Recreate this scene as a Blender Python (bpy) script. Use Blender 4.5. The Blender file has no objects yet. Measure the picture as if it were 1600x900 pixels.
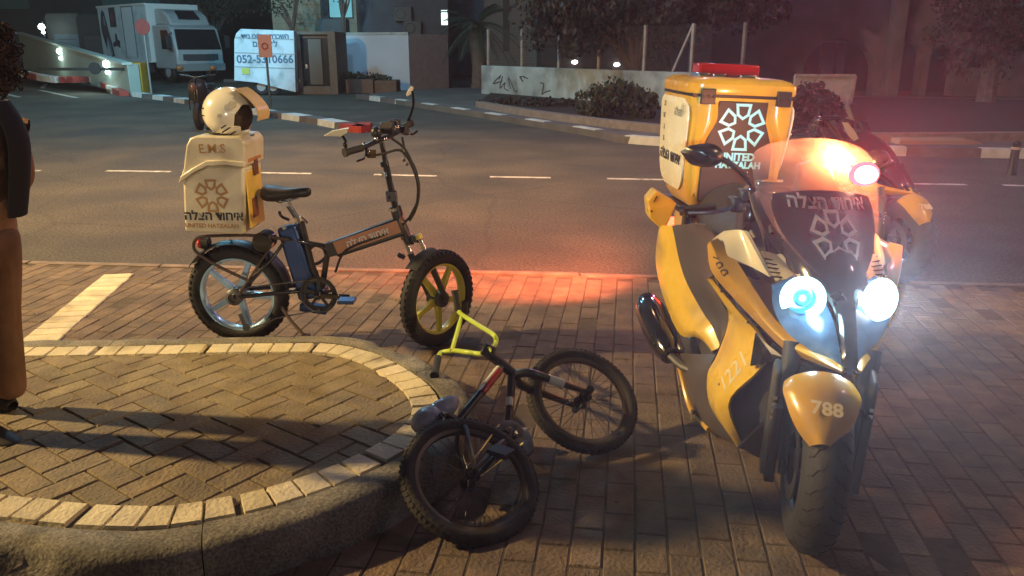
import bpy, bmesh, math, random
from mathutils import Matrix, Vector, Euler, noise
R = math.radians
random.seed(7)
sc = bpy.context.scene
C = sc.collection

# ------------------------------------------------------------------ camera, sky, lamps, exposure
CAM_H, FPX = 1.55, 1256.0
PITCH = math.atan(380 / FPX)
cd = bpy.data.cameras.new('camera'); cam = bpy.data.objects.new('camera', cd); C.objects.link(cam)
cam.location = (0, 0, CAM_H); cam.rotation_euler = (math.pi / 2 - PITCH, 0, 0)
cd.sensor_width = 36; cd.lens = 36 * FPX / 1600; cd.clip_start = .05; cd.clip_end = 900
sc.camera = cam
sc.view_settings.view_transform = 'Standard'; sc.view_settings.look = 'None'
sc.view_settings.exposure = 0; sc.view_settings.gamma = 1
w = bpy.data.worlds.new('World'); sc.world = w; w.use_nodes = True
nt = w.node_tree; bg = nt.nodes['Background']
sky = nt.nodes.new('ShaderNodeTexSky'); sky.sky_type = 'NISHITA'; sky.sun_disc = False
sky.sun_elevation = R(-3); sky.sun_rotation = R(300)
nt.links.new(sky.outputs[0], bg.inputs[0]); bg.inputs[1].default_value = .45

def lamp(name, kind, loc, energy, col, size=.1, tgt=None, spot=None, blend=.5):
    d = bpy.data.lights.new(name, kind); d.energy = energy; d.color = col
    if kind in ('POINT', 'SPOT'): d.shadow_soft_size = size
    if kind == 'SPOT': d.spot_size = R(spot); d.spot_blend = blend
    o = bpy.data.objects.new(name, d); C.objects.link(o); o.location = loc
    if tgt: o.rotation_euler = (Vector(tgt) - Vector(loc)).to_track_quat('-Z', 'Y').to_euler()
    return o
SODIUM = (1, .70, .30)
lamp('street_light_left', 'POINT', (-9.2, 3.9, 5.15), 6000, SODIUM, .16)
lamp('street_light_behind', 'POINT', (-5, -9, 8), 40, (1, .68, .38), .3)
lamp('fill_spot_behind', 'SPOT', (-2.6, -6.2, 1.25), 950, (1, .82, .60), .12, tgt=(-1.3, 4.0, 1.36), spot=15, blend=.5)  # added warm spot that brightens the delivery box, no car stands there
lamp('cool_fill_behind', 'POINT', (.6, -2.2, 1.9), 22, (.45, .68, 1), .15)  # added blue fill for kerb face and emblem, no vehicle behind
lamp('street_light_road', 'SPOT', (-2, 10.2, 10), 5200, (1, .60, .28), .3, tgt=(-2, 9.8, 0), spot=72, blend=1)
lamp('yard_light_blue', 'POINT', (-10.5, 22.5, 8.5), 1300, (.20, .68, .95), .3)
lamp('yard_fill_spot', 'SPOT', (-7.5, 13.5, 5.5), 7500, (.22, .66, .88), .3, tgt=(-11.2, 32, 2.2), spot=40, blend=.5)  # added blue spot: lifts truck and trailer sides, leaves the ground dark
lamp('yard_light_street', 'POINT', (-5.0, 17.5, 7.5), 1100, (.36, .74, 1), .3)
lamp('gate_light', 'POINT', (2.5, 11.8, 6.5), 400, (.72, .66, .95), .3)
lamp('fill_light_right', 'POINT', (6.5, 21, 5.5), 330, (.80, .45, .80), .3)  # added violet fill so the arches show
lamp('fill_light_road', 'POINT', (8, 3, 7), 260, (.95, .50, .58), .3)  # added purple-red fill for the paving at the right
lamp('fill_spot_right', 'SPOT', (7, 2, 6), 2000, (1, .74, .34), .12, tgt=(-1.0, 4.05, .65), spot=17, blend=.6)  # added warm spot for the e-bike's front rim and box side, not a street lamp

# ------------------------------------------------------------------ pixel -> ground helpers (1600 x 900 frame)
FW = Vector((0, math.cos(PITCH), -math.sin(PITCH))); UP = Vector((0, math.sin(PITCH), math.cos(PITCH)))
RT = Vector((1, 0, 0)); CP = Vector((0, 0, CAM_H))
def ray(x, y): return FW + RT * ((x - 800) / FPX) + UP * ((450 - y) / FPX)
def P(x, y, z=0):
    r = ray(x, y); return CP + r * ((z - CAM_H) / r.z)
def D(x, y, d):
    r = ray(x, y); return CP + r * (d / r.y)
def onplane(M, x, y, axis, val):
    I = M.inverted(); o = I @ CP; d = (I.to_3x3() @ ray(x, y))
    return o + d * ((val - o[axis]) / d[axis])

# ------------------------------------------------------------------ materials
MATS = {}
def mat(name, col, rough=.6, metal=0, var=0, vs=8, bump=0, bs=40, coat=0, attr=False, spec=None, trans=0, dirt=None, grain=None, cracks=None):
    if name in MATS: return MATS[name]
    m = bpy.data.materials.new(name); m.use_nodes = True; n = m.node_tree; b = n.nodes['Principled BSDF']
    b.inputs['Base Color'].default_value = (*col, 1); b.inputs['Roughness'].default_value = rough
    b.inputs['Metallic'].default_value = metal
    if coat: b.inputs['Coat Weight'].default_value = coat; b.inputs['Coat Roughness'].default_value = .06
    if spec is not None: b.inputs['Specular IOR Level'].default_value = spec
    if trans: b.inputs['Transmission Weight'].default_value = trans
    tc = n.nodes.new('ShaderNodeTexCoord'); src = None
    if attr:
        a = n.nodes.new('ShaderNodeAttribute'); a.attribute_name = 'tone'
        mx = n.nodes.new('ShaderNodeMix'); mx.data_type = 'RGBA'; mx.blend_type = 'MULTIPLY'; mx.inputs[0].default_value = 1
        mx.inputs[6].default_value = (*col, 1); n.links.new(a.outputs['Color'], mx.inputs[7]); src = mx.outputs[2]
    if var:
        no = n.nodes.new('ShaderNodeTexNoise'); no.inputs['Scale'].default_value = vs; no.inputs['Detail'].default_value = 6
        n.links.new(tc.outputs['Object'], no.inputs['Vector'])
        rp = n.nodes.new('ShaderNodeMapRange'); rp.inputs[1].default_value = .3; rp.inputs[2].default_value = .7
        rp.inputs[3].default_value = 1 - var; rp.inputs[4].default_value = 1 + var
        n.links.new(no.outputs[0], rp.inputs[0])
        mx = n.nodes.new('ShaderNodeMix'); mx.data_type = 'RGBA'; mx.blend_type = 'MULTIPLY'; mx.inputs[0].default_value = 1
        if src: n.links.new(src, mx.inputs[6])
        else: mx.inputs[6].default_value = (*col, 1)
        n.links.new(rp.outputs[0], mx.inputs[7]); src = mx.outputs[2]
        rr = n.nodes.new('ShaderNodeMapRange'); rr.inputs[3].default_value = max(0, rough - .12); rr.inputs[4].default_value = min(1, rough + .12)
        n.links.new(no.outputs[0], rr.inputs[0]); n.links.new(rr.outputs[0], b.inputs['Roughness'])
    if dirt:
        no = n.nodes.new('ShaderNodeTexNoise'); no.inputs['Scale'].default_value = dirt[1]; no.inputs['Detail'].default_value = 8
        n.links.new(tc.outputs['Object'], no.inputs['Vector'])
        rp = n.nodes.new('ShaderNodeMapRange'); rp.inputs[1].default_value = .5; rp.inputs[2].default_value = .72
        n.links.new(no.outputs[0], rp.inputs[0])
        mx = n.nodes.new('ShaderNodeMix'); mx.data_type = 'RGBA'; n.links.new(rp.outputs[0], mx.inputs[0])
        if src: n.links.new(src, mx.inputs[6])
        else: mx.inputs[6].default_value = (*col, 1)
        mx.inputs[7].default_value = (*dirt[0], 1); src = mx.outputs[2]
    if grain:
        no = n.nodes.new('ShaderNodeTexNoise'); no.inputs['Scale'].default_value = grain[1]; no.inputs['Detail'].default_value = 2
        n.links.new(tc.outputs['Object'], no.inputs['Vector'])
        rp = n.nodes.new('ShaderNodeMapRange'); rp.inputs[1].default_value = .32; rp.inputs[2].default_value = .68; rp.inputs[3].default_value = 1 - grain[0]; rp.inputs[4].default_value = 1 + grain[0]
        n.links.new(no.outputs[0], rp.inputs[0]); mx = n.nodes.new('ShaderNodeMix'); mx.data_type = 'RGBA'; mx.blend_type = 'MULTIPLY'; mx.inputs[0].default_value = 1
        if src: n.links.new(src, mx.inputs[6])
        else: mx.inputs[6].default_value = (*col, 1)
        n.links.new(rp.outputs[0], mx.inputs[7]); src = mx.outputs[2]
    if cracks:
        no = n.nodes.new('ShaderNodeTexNoise'); no.inputs['Scale'].default_value = 1.6; no.inputs['Detail'].default_value = 5; n.links.new(tc.outputs['Object'], no.inputs['Vector'])
        av = n.nodes.new('ShaderNodeMix'); av.data_type = 'RGBA'; av.inputs[0].default_value = .22; n.links.new(tc.outputs['Object'], av.inputs[6]); n.links.new(no.outputs['Color'], av.inputs[7])
        vo = n.nodes.new('ShaderNodeTexVoronoi'); vo.feature = 'DISTANCE_TO_EDGE'; vo.inputs['Scale'].default_value = cracks; n.links.new(av.outputs[2], vo.inputs['Vector'])
        rp = n.nodes.new('ShaderNodeMapRange'); rp.inputs[1].default_value = .0; rp.inputs[2].default_value = .012; rp.inputs[3].default_value = .80; rp.inputs[4].default_value = 1
        n.links.new(vo.outputs['Distance'], rp.inputs[0]); mx = n.nodes.new('ShaderNodeMix'); mx.data_type = 'RGBA'; mx.blend_type = 'MULTIPLY'; mx.inputs[0].default_value = 1
        n.links.new(src, mx.inputs[6]); n.links.new(rp.outputs[0], mx.inputs[7]); src = mx.outputs[2]
    if src: n.links.new(src, b.inputs['Base Color'])
    if bump:
        no = n.nodes.new('ShaderNodeTexNoise'); no.inputs['Scale'].default_value = bs; no.inputs['Detail'].default_value = 5
        n.links.new(tc.outputs['Object'], no.inputs['Vector'])
        bp = n.nodes.new('ShaderNodeBump'); bp.inputs['Strength'].default_value = bump; bp.inputs['Distance'].default_value = .01
        n.links.new(no.outputs[0], bp.inputs['Height']); n.links.new(bp.outputs[0], b.inputs['Normal'])
    MATS[name] = m; return m
def emit(name, col, s):
    if name in MATS: return MATS[name]
    m = bpy.data.materials.new(name); m.use_nodes = True; n = m.node_tree
    b = n.nodes['Principled BSDF']; b.inputs['Base Color'].default_value = (*[c * .5 for c in col], 1)
    b.inputs['Emission Color'].default_value = (*col, 1); b.inputs['Emission Strength'].default_value = s
    MATS[name] = m; return m
def glassy(name, col, alpha, rough=.1, translucent=0):
    if name in MATS: return MATS[name]
    m = bpy.data.materials.new(name); m.use_nodes = True; n = m.node_tree; b = n.nodes['Principled BSDF']
    out = n.nodes['Material Output']
    b.inputs['Base Color'].default_value = (*col, 1); b.inputs['Roughness'].default_value = rough
    t = n.nodes.new('ShaderNodeBsdfTransparent'); mx = n.nodes.new('ShaderNodeMixShader'); mx.inputs[0].default_value = alpha
    src = b.outputs[0]
    if translucent:
        tl = n.nodes.new('ShaderNodeBsdfTranslucent'); tl.inputs[0].default_value = (*col, 1)
        m2 = n.nodes.new('ShaderNodeMixShader'); m2.inputs[0].default_value = translucent
        n.links.new(src, m2.inputs[1]); n.links.new(tl.outputs[0], m2.inputs[2]); src = m2.outputs[0]
        no = n.nodes.new('ShaderNodeTexNoise'); no.inputs['Scale'].default_value = 9; no.inputs['Detail'].default_value = 4
        tc = n.nodes.new('ShaderNodeTexCoord'); n.links.new(tc.outputs['Object'], no.inputs['Vector'])
        rp = n.nodes.new('ShaderNodeMapRange'); rp.inputs[1].default_value = .35; rp.inputs[2].default_value = .65
        rp.inputs[3].default_value = alpha * .45; rp.inputs[4].default_value = min(1, alpha * 1.35)
        n.links.new(no.outputs[0], rp.inputs[0]); n.links.new(rp.outputs[0], mx.inputs[0])
    n.links.new(t.outputs[0], mx.inputs[1]); n.links.new(src, mx.inputs[2]); n.links.new(mx.outputs[0], out.inputs[0])
    MATS[name] = m; return m

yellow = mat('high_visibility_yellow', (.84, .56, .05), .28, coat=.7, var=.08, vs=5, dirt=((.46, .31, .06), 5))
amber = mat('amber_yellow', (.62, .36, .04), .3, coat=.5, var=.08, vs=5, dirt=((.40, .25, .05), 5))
pale = mat('white_panel_and_highlight', (.80, .76, .62), .25, coat=.6, var=.04)
cream = mat('cream_plastic', (.66, .60, .46), .38, var=.07, vs=6, coat=.2, dirt=((.42, .37, .27), 5))
black = mat('black_plastic', (.014, .014, .018), .42, var=.2)
gloss = mat('gloss_black', (.008, .008, .012), .14, coat=1)
rubber = mat('tyre_rubber', (.018, .017, .019), .72, var=.35, vs=14, bump=.4, bs=90)
dusty = mat('dusty_tyre_rubber', (.035, .030, .027), .8, var=.4, vs=10, bump=.4, bs=90)
dgrey = mat('dark_grey_plastic', (.055, .055, .06), .5, var=.15)
mgrey = mat('grey_casting', (.12, .12, .13), .45, metal=.4, var=.2)
chrome = mat('bright_metal', (.62, .62, .64), .22, metal=1, var=.1)
bluem = mat('blue_black_metal', (.03, .07, .22), .3, metal=.5, coat=.5)
concrete = mat('kerb_concrete', (.21, .19, .155), .92, var=.3, vs=7, bump=.5, bs=60, dirt=((.09, .085, .075), 4), grain=(.4, 120))
redl = mat('red_lens', (.5, .02, .02), .2, coat=1)
retro = mat('film_with_cyan_glow', (.28, .80, 1.0), .35)  # white film; the cyan light it throws back is put into its colour
white = mat('white_paint', (.74, .74, .72), .5, var=.1)

# ------------------------------------------------------------------ mesh builder
def cr(pts, n):
    pts = [Vector(p) for p in pts]
    if len(pts) < 3: return [pts[0].lerp(pts[-1], i / n) for i in range(n + 1)]
    out = []; m = len(pts) - 1
    for i in range(n + 1):
        t = i / n * m; k = min(int(t), m - 1); u = t - k
        p1, p2 = pts[k], pts[k + 1]
        p0 = pts[k - 1] if k > 0 else p1 * 2 - p2; p3 = pts[k + 2] if k + 2 <= m else p2 * 2 - p1
        out.append(.5 * ((2 * p1) + (p2 - p0) * u + (2 * p0 - 5 * p1 + 4 * p2 - p3) * u * u + (3 * p1 - p0 - 3 * p2 + p3) * u ** 3))
    return out
def basis(ax):
    ax = Vector(ax).normalized(); h = Vector((0, 0, 1)) if abs(ax.z) < .9 else Vector((1, 0, 0))
    a = ax.cross(h).normalized(); return a, ax.cross(a).normalized(), ax
class MB:
    def __init__(s): s.v = []; s.f = []; s.t = []; s.T = Matrix(); s.tone = (1, 1, 1, 1); s.usetone = False
    def add(s, vs, fs):
        o = len(s.v); s.v += [tuple(s.T @ Vector(p)) for p in vs]
        s.f += [tuple(i + o for i in f) for f in fs]; s.t += [s.tone] * len(fs); return s
    def box(s, c, d, rot=None, taper=1):
        x, y, z = [k / 2 for k in d]; c = Vector(c); vs = []
        for sx, sy, sz in ((-1, -1, -1), (1, -1, -1), (1, 1, -1), (-1, 1, -1), (-1, -1, 1), (1, -1, 1), (1, 1, 1), (-1, 1, 1)):
            k = taper if sz > 0 else 1
            p = Vector((sx * x * k, sy * y * k, sz * z))
            if rot is not None: p = rot @ p
            vs.append(c + p)
        return s.add(vs, [(0, 3, 2, 1), (4, 5, 6, 7), (0, 1, 5, 4), (1, 2, 6, 5), (2, 3, 7, 6), (3, 0, 4, 7)])
    def beam(s, a, b, wd, ht, up=(0, 0, 1), wd2=None, ht2=None):
        a, b = Vector(a), Vector(b); ax = (b - a).normalized(); u = Vector(up); u = (u - ax * u.dot(ax)).normalized(); r = ax.cross(u)
        wd2 = wd2 or wd; ht2 = ht2 or ht; vs = []
        for p, w_, h_ in ((a, wd, ht), (b, wd2, ht2)):
            for sx, sy in ((-1, -1), (1, -1), (1, 1), (-1, 1)): vs.append(p + r * (sx * w_ / 2) + u * (sy * h_ / 2))
        return s.add(vs, [(0, 3, 2, 1), (4, 5, 6, 7), (0, 1, 5, 4), (1, 2, 6, 5), (2, 3, 7, 6), (3, 0, 4, 7)])
    def tube(s, pts, r, n=10, closed=False, flat=1, up=None):
        pts = [Vector(p) for p in pts]; N = len(pts); vs = []; fs = []
        prev = None
        for i, p in enumerate(pts):
            if closed: t = pts[(i + 1) % N] - pts[i - 1]
            else: t = pts[min(i + 1, N - 1)] - pts[max(i - 1, 0)]
            t = t.normalized() if t.length > 1e-9 else Vector((0, 0, 1))
            if up is not None: a = (Vector(up) - t * Vector(up).dot(t)).normalized(); b = t.cross(a)
            elif prev is None: a, b, _ = basis(t)
            else:
                a = (prev - t * prev.dot(t)); a = a.normalized() if a.length > 1e-6 else basis(t)[0]; b = t.cross(a)
            prev = a; rr = r[i] if isinstance(r, (list, tuple)) else r
            for k in range(n):
                q = 2 * math.pi * k / n; vs.append(p + (a * math.cos(q) * flat + b * math.sin(q)) * rr)
        M = N if closed else N - 1
        for i in range(M):
            for k in range(n):
                j = (i + 1) % N; l = (k + 1) % n
                fs.append((i * n + k, i * n + l, j * n + l, j * n + k))
        if not closed: fs.append(tuple(range(n))[::-1]); fs.append(tuple((N - 1) * n + k for k in range(n)))
        return s.add(vs, fs)
    def cyl(s, a, b, r, r2=None, n=16):
        return s.tube([a, b], [r, r if r2 is None else r2], n)
    def lathe(s, prof, c=(0, 0, 0), ax=(0, 0, 1), n=32, closed=False):
        a, b, x = basis(ax); c = Vector(c); vs = []; fs = []; m = len(prof)
        for i in range(n):
            q = 2 * math.pi * i / n; d = a * math.cos(q) + b * math.sin(q)
            for r, h in prof: vs.append(c + d * r + x * h)
        for i in range(n):
            j = (i + 1) % n
            for k in range(m if closed else m - 1):
                l = (k + 1) % m; fs.append((i * m + k, j * m + k, j * m + l, i * m + l))
        return s.add(vs, fs)
    def torus(s, c, ax, Rr, r, n=40, m=10, sx=1):
        return s.lathe([(Rr + r * math.cos(2 * math.pi * k / m), r * sx * math.sin(2 * math.pi * k / m)) for k in range(m)], c, ax, n, True)
    def sphere(s, c, r, n=16, m=10, rot=None):
        if not isinstance(r, (tuple, list)): r = (r, r, r)
        vs = []; fs = []; c = Vector(c)
        for i in range(m + 1):
            f = math.pi * i / m
            for k in range(n):
                q = 2 * math.pi * k / n
                p = Vector((r[0] * math.sin(f) * math.cos(q), r[1] * math.sin(f) * math.sin(q), r[2] * math.cos(f)))
                if rot is not None: p = rot @ p
                vs.append(c + p)
        for i in range(m):
            for k in range(n):
                l = (k + 1) % n; fs.append((i * n + k, (i + 1) * n + k, (i + 1) * n + l, i * n + l))
        return s.add(vs, fs)
    def prism(s, poly, off):
        off = Vector(off); n = len(poly); poly = [Vector(p) for p in poly]
        fs = [tuple(range(n))[::-1], tuple(range(n, 2 * n))] + [(i, (i + 1) % n, n + (i + 1) % n, n + i) for i in range(n)]
        return s.add(poly + [p + off for p in poly], fs)
    def sheet(s, poly): return s.add(poly, [tuple(range(len(poly)))])
    def surf(s, rows, nu=12, nv=4, th=.012, smooth=True, inward=None):
        """smooth thick skin through rows of points (each row runs along the part)"""
        rr = [cr(r, nu) if smooth else [Vector(p) for p in r] for r in rows]
        nu = len(rr[0]) - 1
        cols = [cr([r[i] for r in rr], nv) for i in range(nu + 1)]
        g = [[cols[i][j] for i in range(nu + 1)] for j in range(nv + 1)]
        NU, NV = nu + 1, nv + 1; vs = [p for r in g for p in r]; back = []
        for j in range(NV):
            for i in range(NU):
                du = g[j][min(i + 1, nu)] - g[j][max(i - 1, 0)]; dv = g[min(j + 1, nv)][i] - g[max(j - 1, 0)][i]
                nn = du.cross(dv); nn = nn.normalized() if nn.length > 1e-9 else Vector((0, 0, 0))
                if inward is not None and nn.dot(Vector(inward)) < 0: nn = -nn
                back.append(g[j][i] + nn * th)
        fs = []; N = NU * NV
        for j in range(nv):
            for i in range(nu):
                a, b, c_, d = j * NU + i, j * NU + i + 1, (j + 1) * NU + i + 1, (j + 1) * NU + i
                fs.append((a, b, c_, d)); fs.append((N + a, N + d, N + c_, N + b))
        ring = [i for i in range(NU)] + [j * NU + nu for j in range(1, NV)] + [nv * NU + i for i in range(nu - 1, -1, -1)] + [j * NU for j in range(nv - 1, 0, -1)]
        for k in range(len(ring)):
            a, b = ring[k], ring[(k + 1) % len(ring)]; fs.append((a, N + a, N + b, b))
        return s.add(vs + back, fs)
    def mirror(s):
        o = len(s.v); n = len(s.f)
        s.v += [(-x, y, z) for x, y, z in s.v]; s.f += [tuple(i + o for i in f)[::-1] for f in s.f[:n]]; s.t += s.t[:n]; return s

def obj(name, mb, m, parent=None, label=None, cat=None, group=None, kind=None, bev=0, ang=35, loc=None, fix=True):
    me = bpy.data.meshes.new(name); me.from_pydata(mb.v, [], mb.f)
    if mb.usetone:
        at = me.color_attributes.new('tone', 'FLOAT_COLOR', 'CORNER'); i = 0; buf = []
        for f, t in zip(mb.f, mb.t): buf += list(t) * len(f)
        at.data.foreach_set('color', buf)
    if fix:
        bm = bmesh.new(); bm.from_mesh(me)
        bmesh.ops.recalc_face_normals(bm, faces=bm.faces); bm.to_mesh(me); bm.free()
    me.shade_smooth(); me.set_sharp_from_angle(angle=R(ang))
    me.materials.append(m)
    o = bpy.data.objects.new(name, me); C.objects.link(o)
    if bev:
        b = o.modifiers.new('bevel', 'BEVEL'); b.width = bev; b.segments = 2; b.limit_method = 'ANGLE'; b.angle_limit = R(40)
        b.harden_normals = False
    if parent is not None: o.parent = parent
    if loc is not None: o.location = loc
    if label: o['label'] = label
    if cat: o['category'] = cat
    if group: o['group'] = group
    if kind: o['kind'] = kind
    return o
def thing(name, label, cat, loc=(0, 0, 0), rz=0, group=None, M=None):
    o = bpy.data.objects.new(name, None); C.objects.link(o); o.empty_display_size = .1
    if M is not None: o.matrix_world = M
    else: o.location = loc; o.rotation_euler = (0, 0, rz)
    o['label'] = label; o['category'] = cat
    if group: o['group'] = group
    return o
def copy_tree(o, parent=None, skip=()):
    c = o.copy(); C.objects.link(c); c.parent = parent
    if parent is not None: c.matrix_parent_inverse = o.matrix_parent_inverse.copy()
    for ch in list(o.children):
        if ch.name.split('.')[0] not in skip: copy_tree(ch, c, skip)
    return c
def parent_eye(o): return SM.inverted() @ CP
def text(s, size, m, parent, org, ex, ey, name='lettering', bold=0, depth=.001, align='CENTER', bend=None, onto=None):
    """flat letters laid on a surface: org centre, ex reading direction, ey letter-up direction"""
    if onto:
        from mathutils.bvhtree import BVHTree
        bv = BVHTree.FromPolygons([tuple(v.co) for v in onto.data.vertices], [tuple(p.vertices) for p in onto.data.polygons])
        h = bv.find_nearest(Vector(org)); nn = h[1]; org = h[0]
        if nn.dot(parent_eye(onto) - org) < 0: nn = -nn
        ex = Vector(ex); ex = (ex - nn * ex.dot(nn)).normalized(); ey = nn.cross(ex)
    cu = bpy.data.curves.new('t', 'FONT'); cu.body = s; cu.size = size; cu.align_x = align; cu.align_y = 'CENTER'
    cu.offset = bold; cu.extrude = depth; cu.resolution_u = 3
    to = bpy.data.objects.new('t', cu); C.objects.link(to)
    dg = bpy.context.evaluated_depsgraph_get(); dg.update()
    me = bpy.data.meshes.new_from_object(to.evaluated_get(dg)); bpy.data.objects.remove(to)
    ex = Vector(ex).normalized(); ey = Vector(ey); ey = (ey - ex * ey.dot(ex)).normalized(); ez = ex.cross(ey)
    T = Matrix.Translation(Vector(org)) @ Matrix((ex, ey, ez)).transposed().to_4x4()
    me.transform(T)
    if bend:
        for v in me.vertices: v.co = bend(v.co)
    if onto:
        nn = ez
        for v in me.vertices:
            st_ = v.co + nn * .02; h = bv.find_nearest(st_)
            if h[0] is not None: v.co = h[0] + (st_ - h[0]).normalized() * .0015
    me.materials.clear(); me.materials.append(m)
    o = bpy.data.objects.new(name, me); C.objects.link(o); o.parent = parent; return o
def heb(s): return s[::-1]
def emblem(size, m, parent, org, ex, ey, stroke=.095, name='emblem', depth=.0012, bend=None):
    ex = Vector(ex).normalized(); ey = Vector(ey); ey = (ey - ex * ey.dot(ex)).normalized(); ez = ex.cross(ey); org = Vector(org)
    mb = MB()
    for k in range(6):
        q = math.pi / 3 * k; rd = (math.sin(q), math.cos(q)); td = (math.cos(q), -math.sin(q))
        outer = [(.30, 0), (.50, .29), (1.0, .36), (1.0, -.36), (.50, -.29)]
        k_ = stroke * 1.15; inner = [(.30 + k_ * 1.15, 0), (.50 + k_ * .5, .29 - k_ * 1.02), (1 - k_, .36 - k_ * 1.15), (1 - k_, -.36 + k_ * 1.15), (.50 + k_ * .5, -.29 + k_ * 1.02)]
        def p(a): return org + (ex * (a[0] * rd[0] + a[1] * td[0]) + ey * (a[0] * rd[1] + a[1] * td[1])) * size
        for i in range(5):
            j = (i + 1) % 5; qd = [p(outer[i]), p(outer[j]), p(inner[j]), p(inner[i])]
            off = ez * (depth + k * .00008)
            if bend: qd = [bend(x) for x in qd]
            mb.add([x + off for x in qd], [(0, 1, 2, 3)])
    return obj(name, mb, m, parent, fix=False)
exec_order = None

# ================================================================== the setting
asphalt = mat('asphalt', (.088, .074, .056), .80, var=.35, vs=.9, bump=.9, bs=130, grain=(.5, 48), cracks=.45, dirt=((.055, .050, .046), .55))
pavem = mat('pavement', (.13, .12, .11), .85, var=.25, vs=1.5, bump=.5, bs=60)
paint = mat('worn_road_paint', (.60, .57, .50), .7, var=.25, vs=9, dirt=((.09, .085, .08), 7))
brick_red = mat('paver_red', (.172, .120, .082), .82, var=.28, vs=9, bump=.8, bs=70, attr=True, dirt=((.10, .07, .055), 3))
brick_brn = mat('paver_brown', (.225, .175, .105), .82, var=.25, vs=9, bump=.8, bs=70, attr=True, dirt=((.13, .09, .06), 3))
sett_c = mat('cream_sett', (.66, .57, .40), .82, var=.16, vs=10, bump=.7, bs=60, attr=True, dirt=((.30, .25, .17), 5))
sand = mat('joint_sand', (.085, .062, .045), .95, var=.3, vs=20)
kerbw = mat('kerb_white_paint', (.62, .62, .60), .7, var=.2, vs=4)
kerbg = mat('kerb_bare', (.13, .11, .11), .85, var=.25, vs=4)
kerbr = mat('kerb_red_paint', (.34, .045, .035), .7, var=.2, vs=4)
soil = mat('soil', (.035, .026, .02), .95, var=.3)

g = MB(); g.sheet([(-300, -120, 0), (300, -120, 0), (300, 400, 0), (-300, 400, 0)])
obj('ground', g, asphalt, kind='structure')

def brick(mb, c, u, L, W, z, rnd, ch=.0045, dp=.006):
    c = Vector((c[0], c[1], 0)); u = Vector((u[0], u[1], 0)).normalized(); v = Vector((-u.y, u.x, 0))
    t = 1 + rnd.uniform(-.15, .15); h = rnd.uniform(-.03, .03)
    mb.tone = (t * (1 + h), t, t * (1 - h), 1)
    tz = z + rnd.uniform(-.0018, .0018); tx, ty = rnd.uniform(-.01, .01), rnd.uniform(-.01, .01)
    l, w_ = L / 2 - .0022, W / 2 - .0022; vs = []
    for k, zz in ((0, -dp), (ch, 0)):
        for a, b in ((-1, -1), (1, -1), (1, 1), (-1, 1)):
            p = c + u * (a * (l - k)) + v * (b * (w_ - k)); p.z = tz + zz + a * l * tx + b * w_ * ty; vs.append(p)
    mb.add(vs, [(4, 5, 6, 7), (0, 1, 5, 4), (1, 2, 6, 5), (2, 3, 7, 6), (3, 0, 4, 7)])

# outline of the traffic island (outer edge of the cream border)
edge = [(-7, 3.45), (-4.6, 3.56), (-3.4, 3.60), (-2.42, 3.64), (-1.56, 3.68), (-1.15, 3.70), (-.86, 3.685), (-.64, 3.56), (-.46, 3.36), (-.33, 3.15), (-.275, 2.96),
        (-.29, 2.79), (-.37, 2.61), (-.52, 2.42), (-.74, 2.245), (-.93, 2.155), (-1.12, 2.115), (-1.37, 2.13), (-1.6, 2.17), (-2.2, 2.28), (-3.2, 2.44), (-4.8, 2.66), (-7, 2.9)]
path = cr([(x, y, 0) for x, y in edge], 700)
# even spacing
def even(pts, step):
    out = [pts[0].copy()]; acc = 0
    for a, b in zip(pts, pts[1:]):
        L = (b - a).length
        while acc + L >= step:
            t = (step - acc) / L; a = a.lerp(b, t); out.append(a.copy()); L = (b - a).length; acc = 0
        acc += L
    return out
path = even(path, .02)
nor = []
for i in range(len(path)):
    t = (path[min(i + 3, len(path) - 1)] - path[max(i - 3, 0)]).normalized(); nor.append(Vector((-t.y, t.x, 0)))   # outward
def off(i, d, z=0): p = path[i] + nor[i] * d; return Vector((p.x, p.y, z))
def inpoly(x, y, poly):
    c = False; n = len(poly)
    for i in range(n):
        a, b = poly[i], poly[i - 1]
        if (a.y > y) != (b.y > y) and x < (b.x - a.x) * (y - a.y) / (b.y - a.y) + a.x: c = not c
    return c
outline = [off(i, .13) for i in range(0, len(path), 3)]
inner_o = [off(i, -.07) for i in range(0, len(path), 3)]
IZ = .145
slab = MB(); slab.prism([Vector((p.x, p.y, 0)) for p in [off(i, -.002) for i in range(0, len(path), 3)]], (0, 0, IZ - .007))
obj('traffic_island', slab, sand, kind='structure')
rnd = random.Random(3)
hb = MB(); hb.usetone = True
A = R(54); u = Vector((math.cos(A), math.sin(A), 0)); v = Vector((-u.y, u.x, 0)); Wb = .1
for i in range(-60, 61):
    for j in range(-60, 61):
        if (i + j * 1) % 1: continue
        # classic herringbone tiling of 2:1 blocks
        k = (i - j) % 4
        ox, oy = i * Wb, j * Wb
        if k == 0: c = (ox + Wb, oy + Wb / 2); d = u
        elif k == 3: c = (ox + Wb / 2, oy + Wb); d = v
        else: continue
        p = Vector((-2.2, 3, 0)) + u * c[0] + v * c[1]
        if p.x > -5.2 and inpoly(p.x, p.y, inner_o): brick(hb, p, d, 2 * Wb, Wb, IZ, rnd)
obj('island_paving', hb, brick_brn, kind='structure', fix=False)
sb = MB(); sb.usetone = True; i = 4
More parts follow.
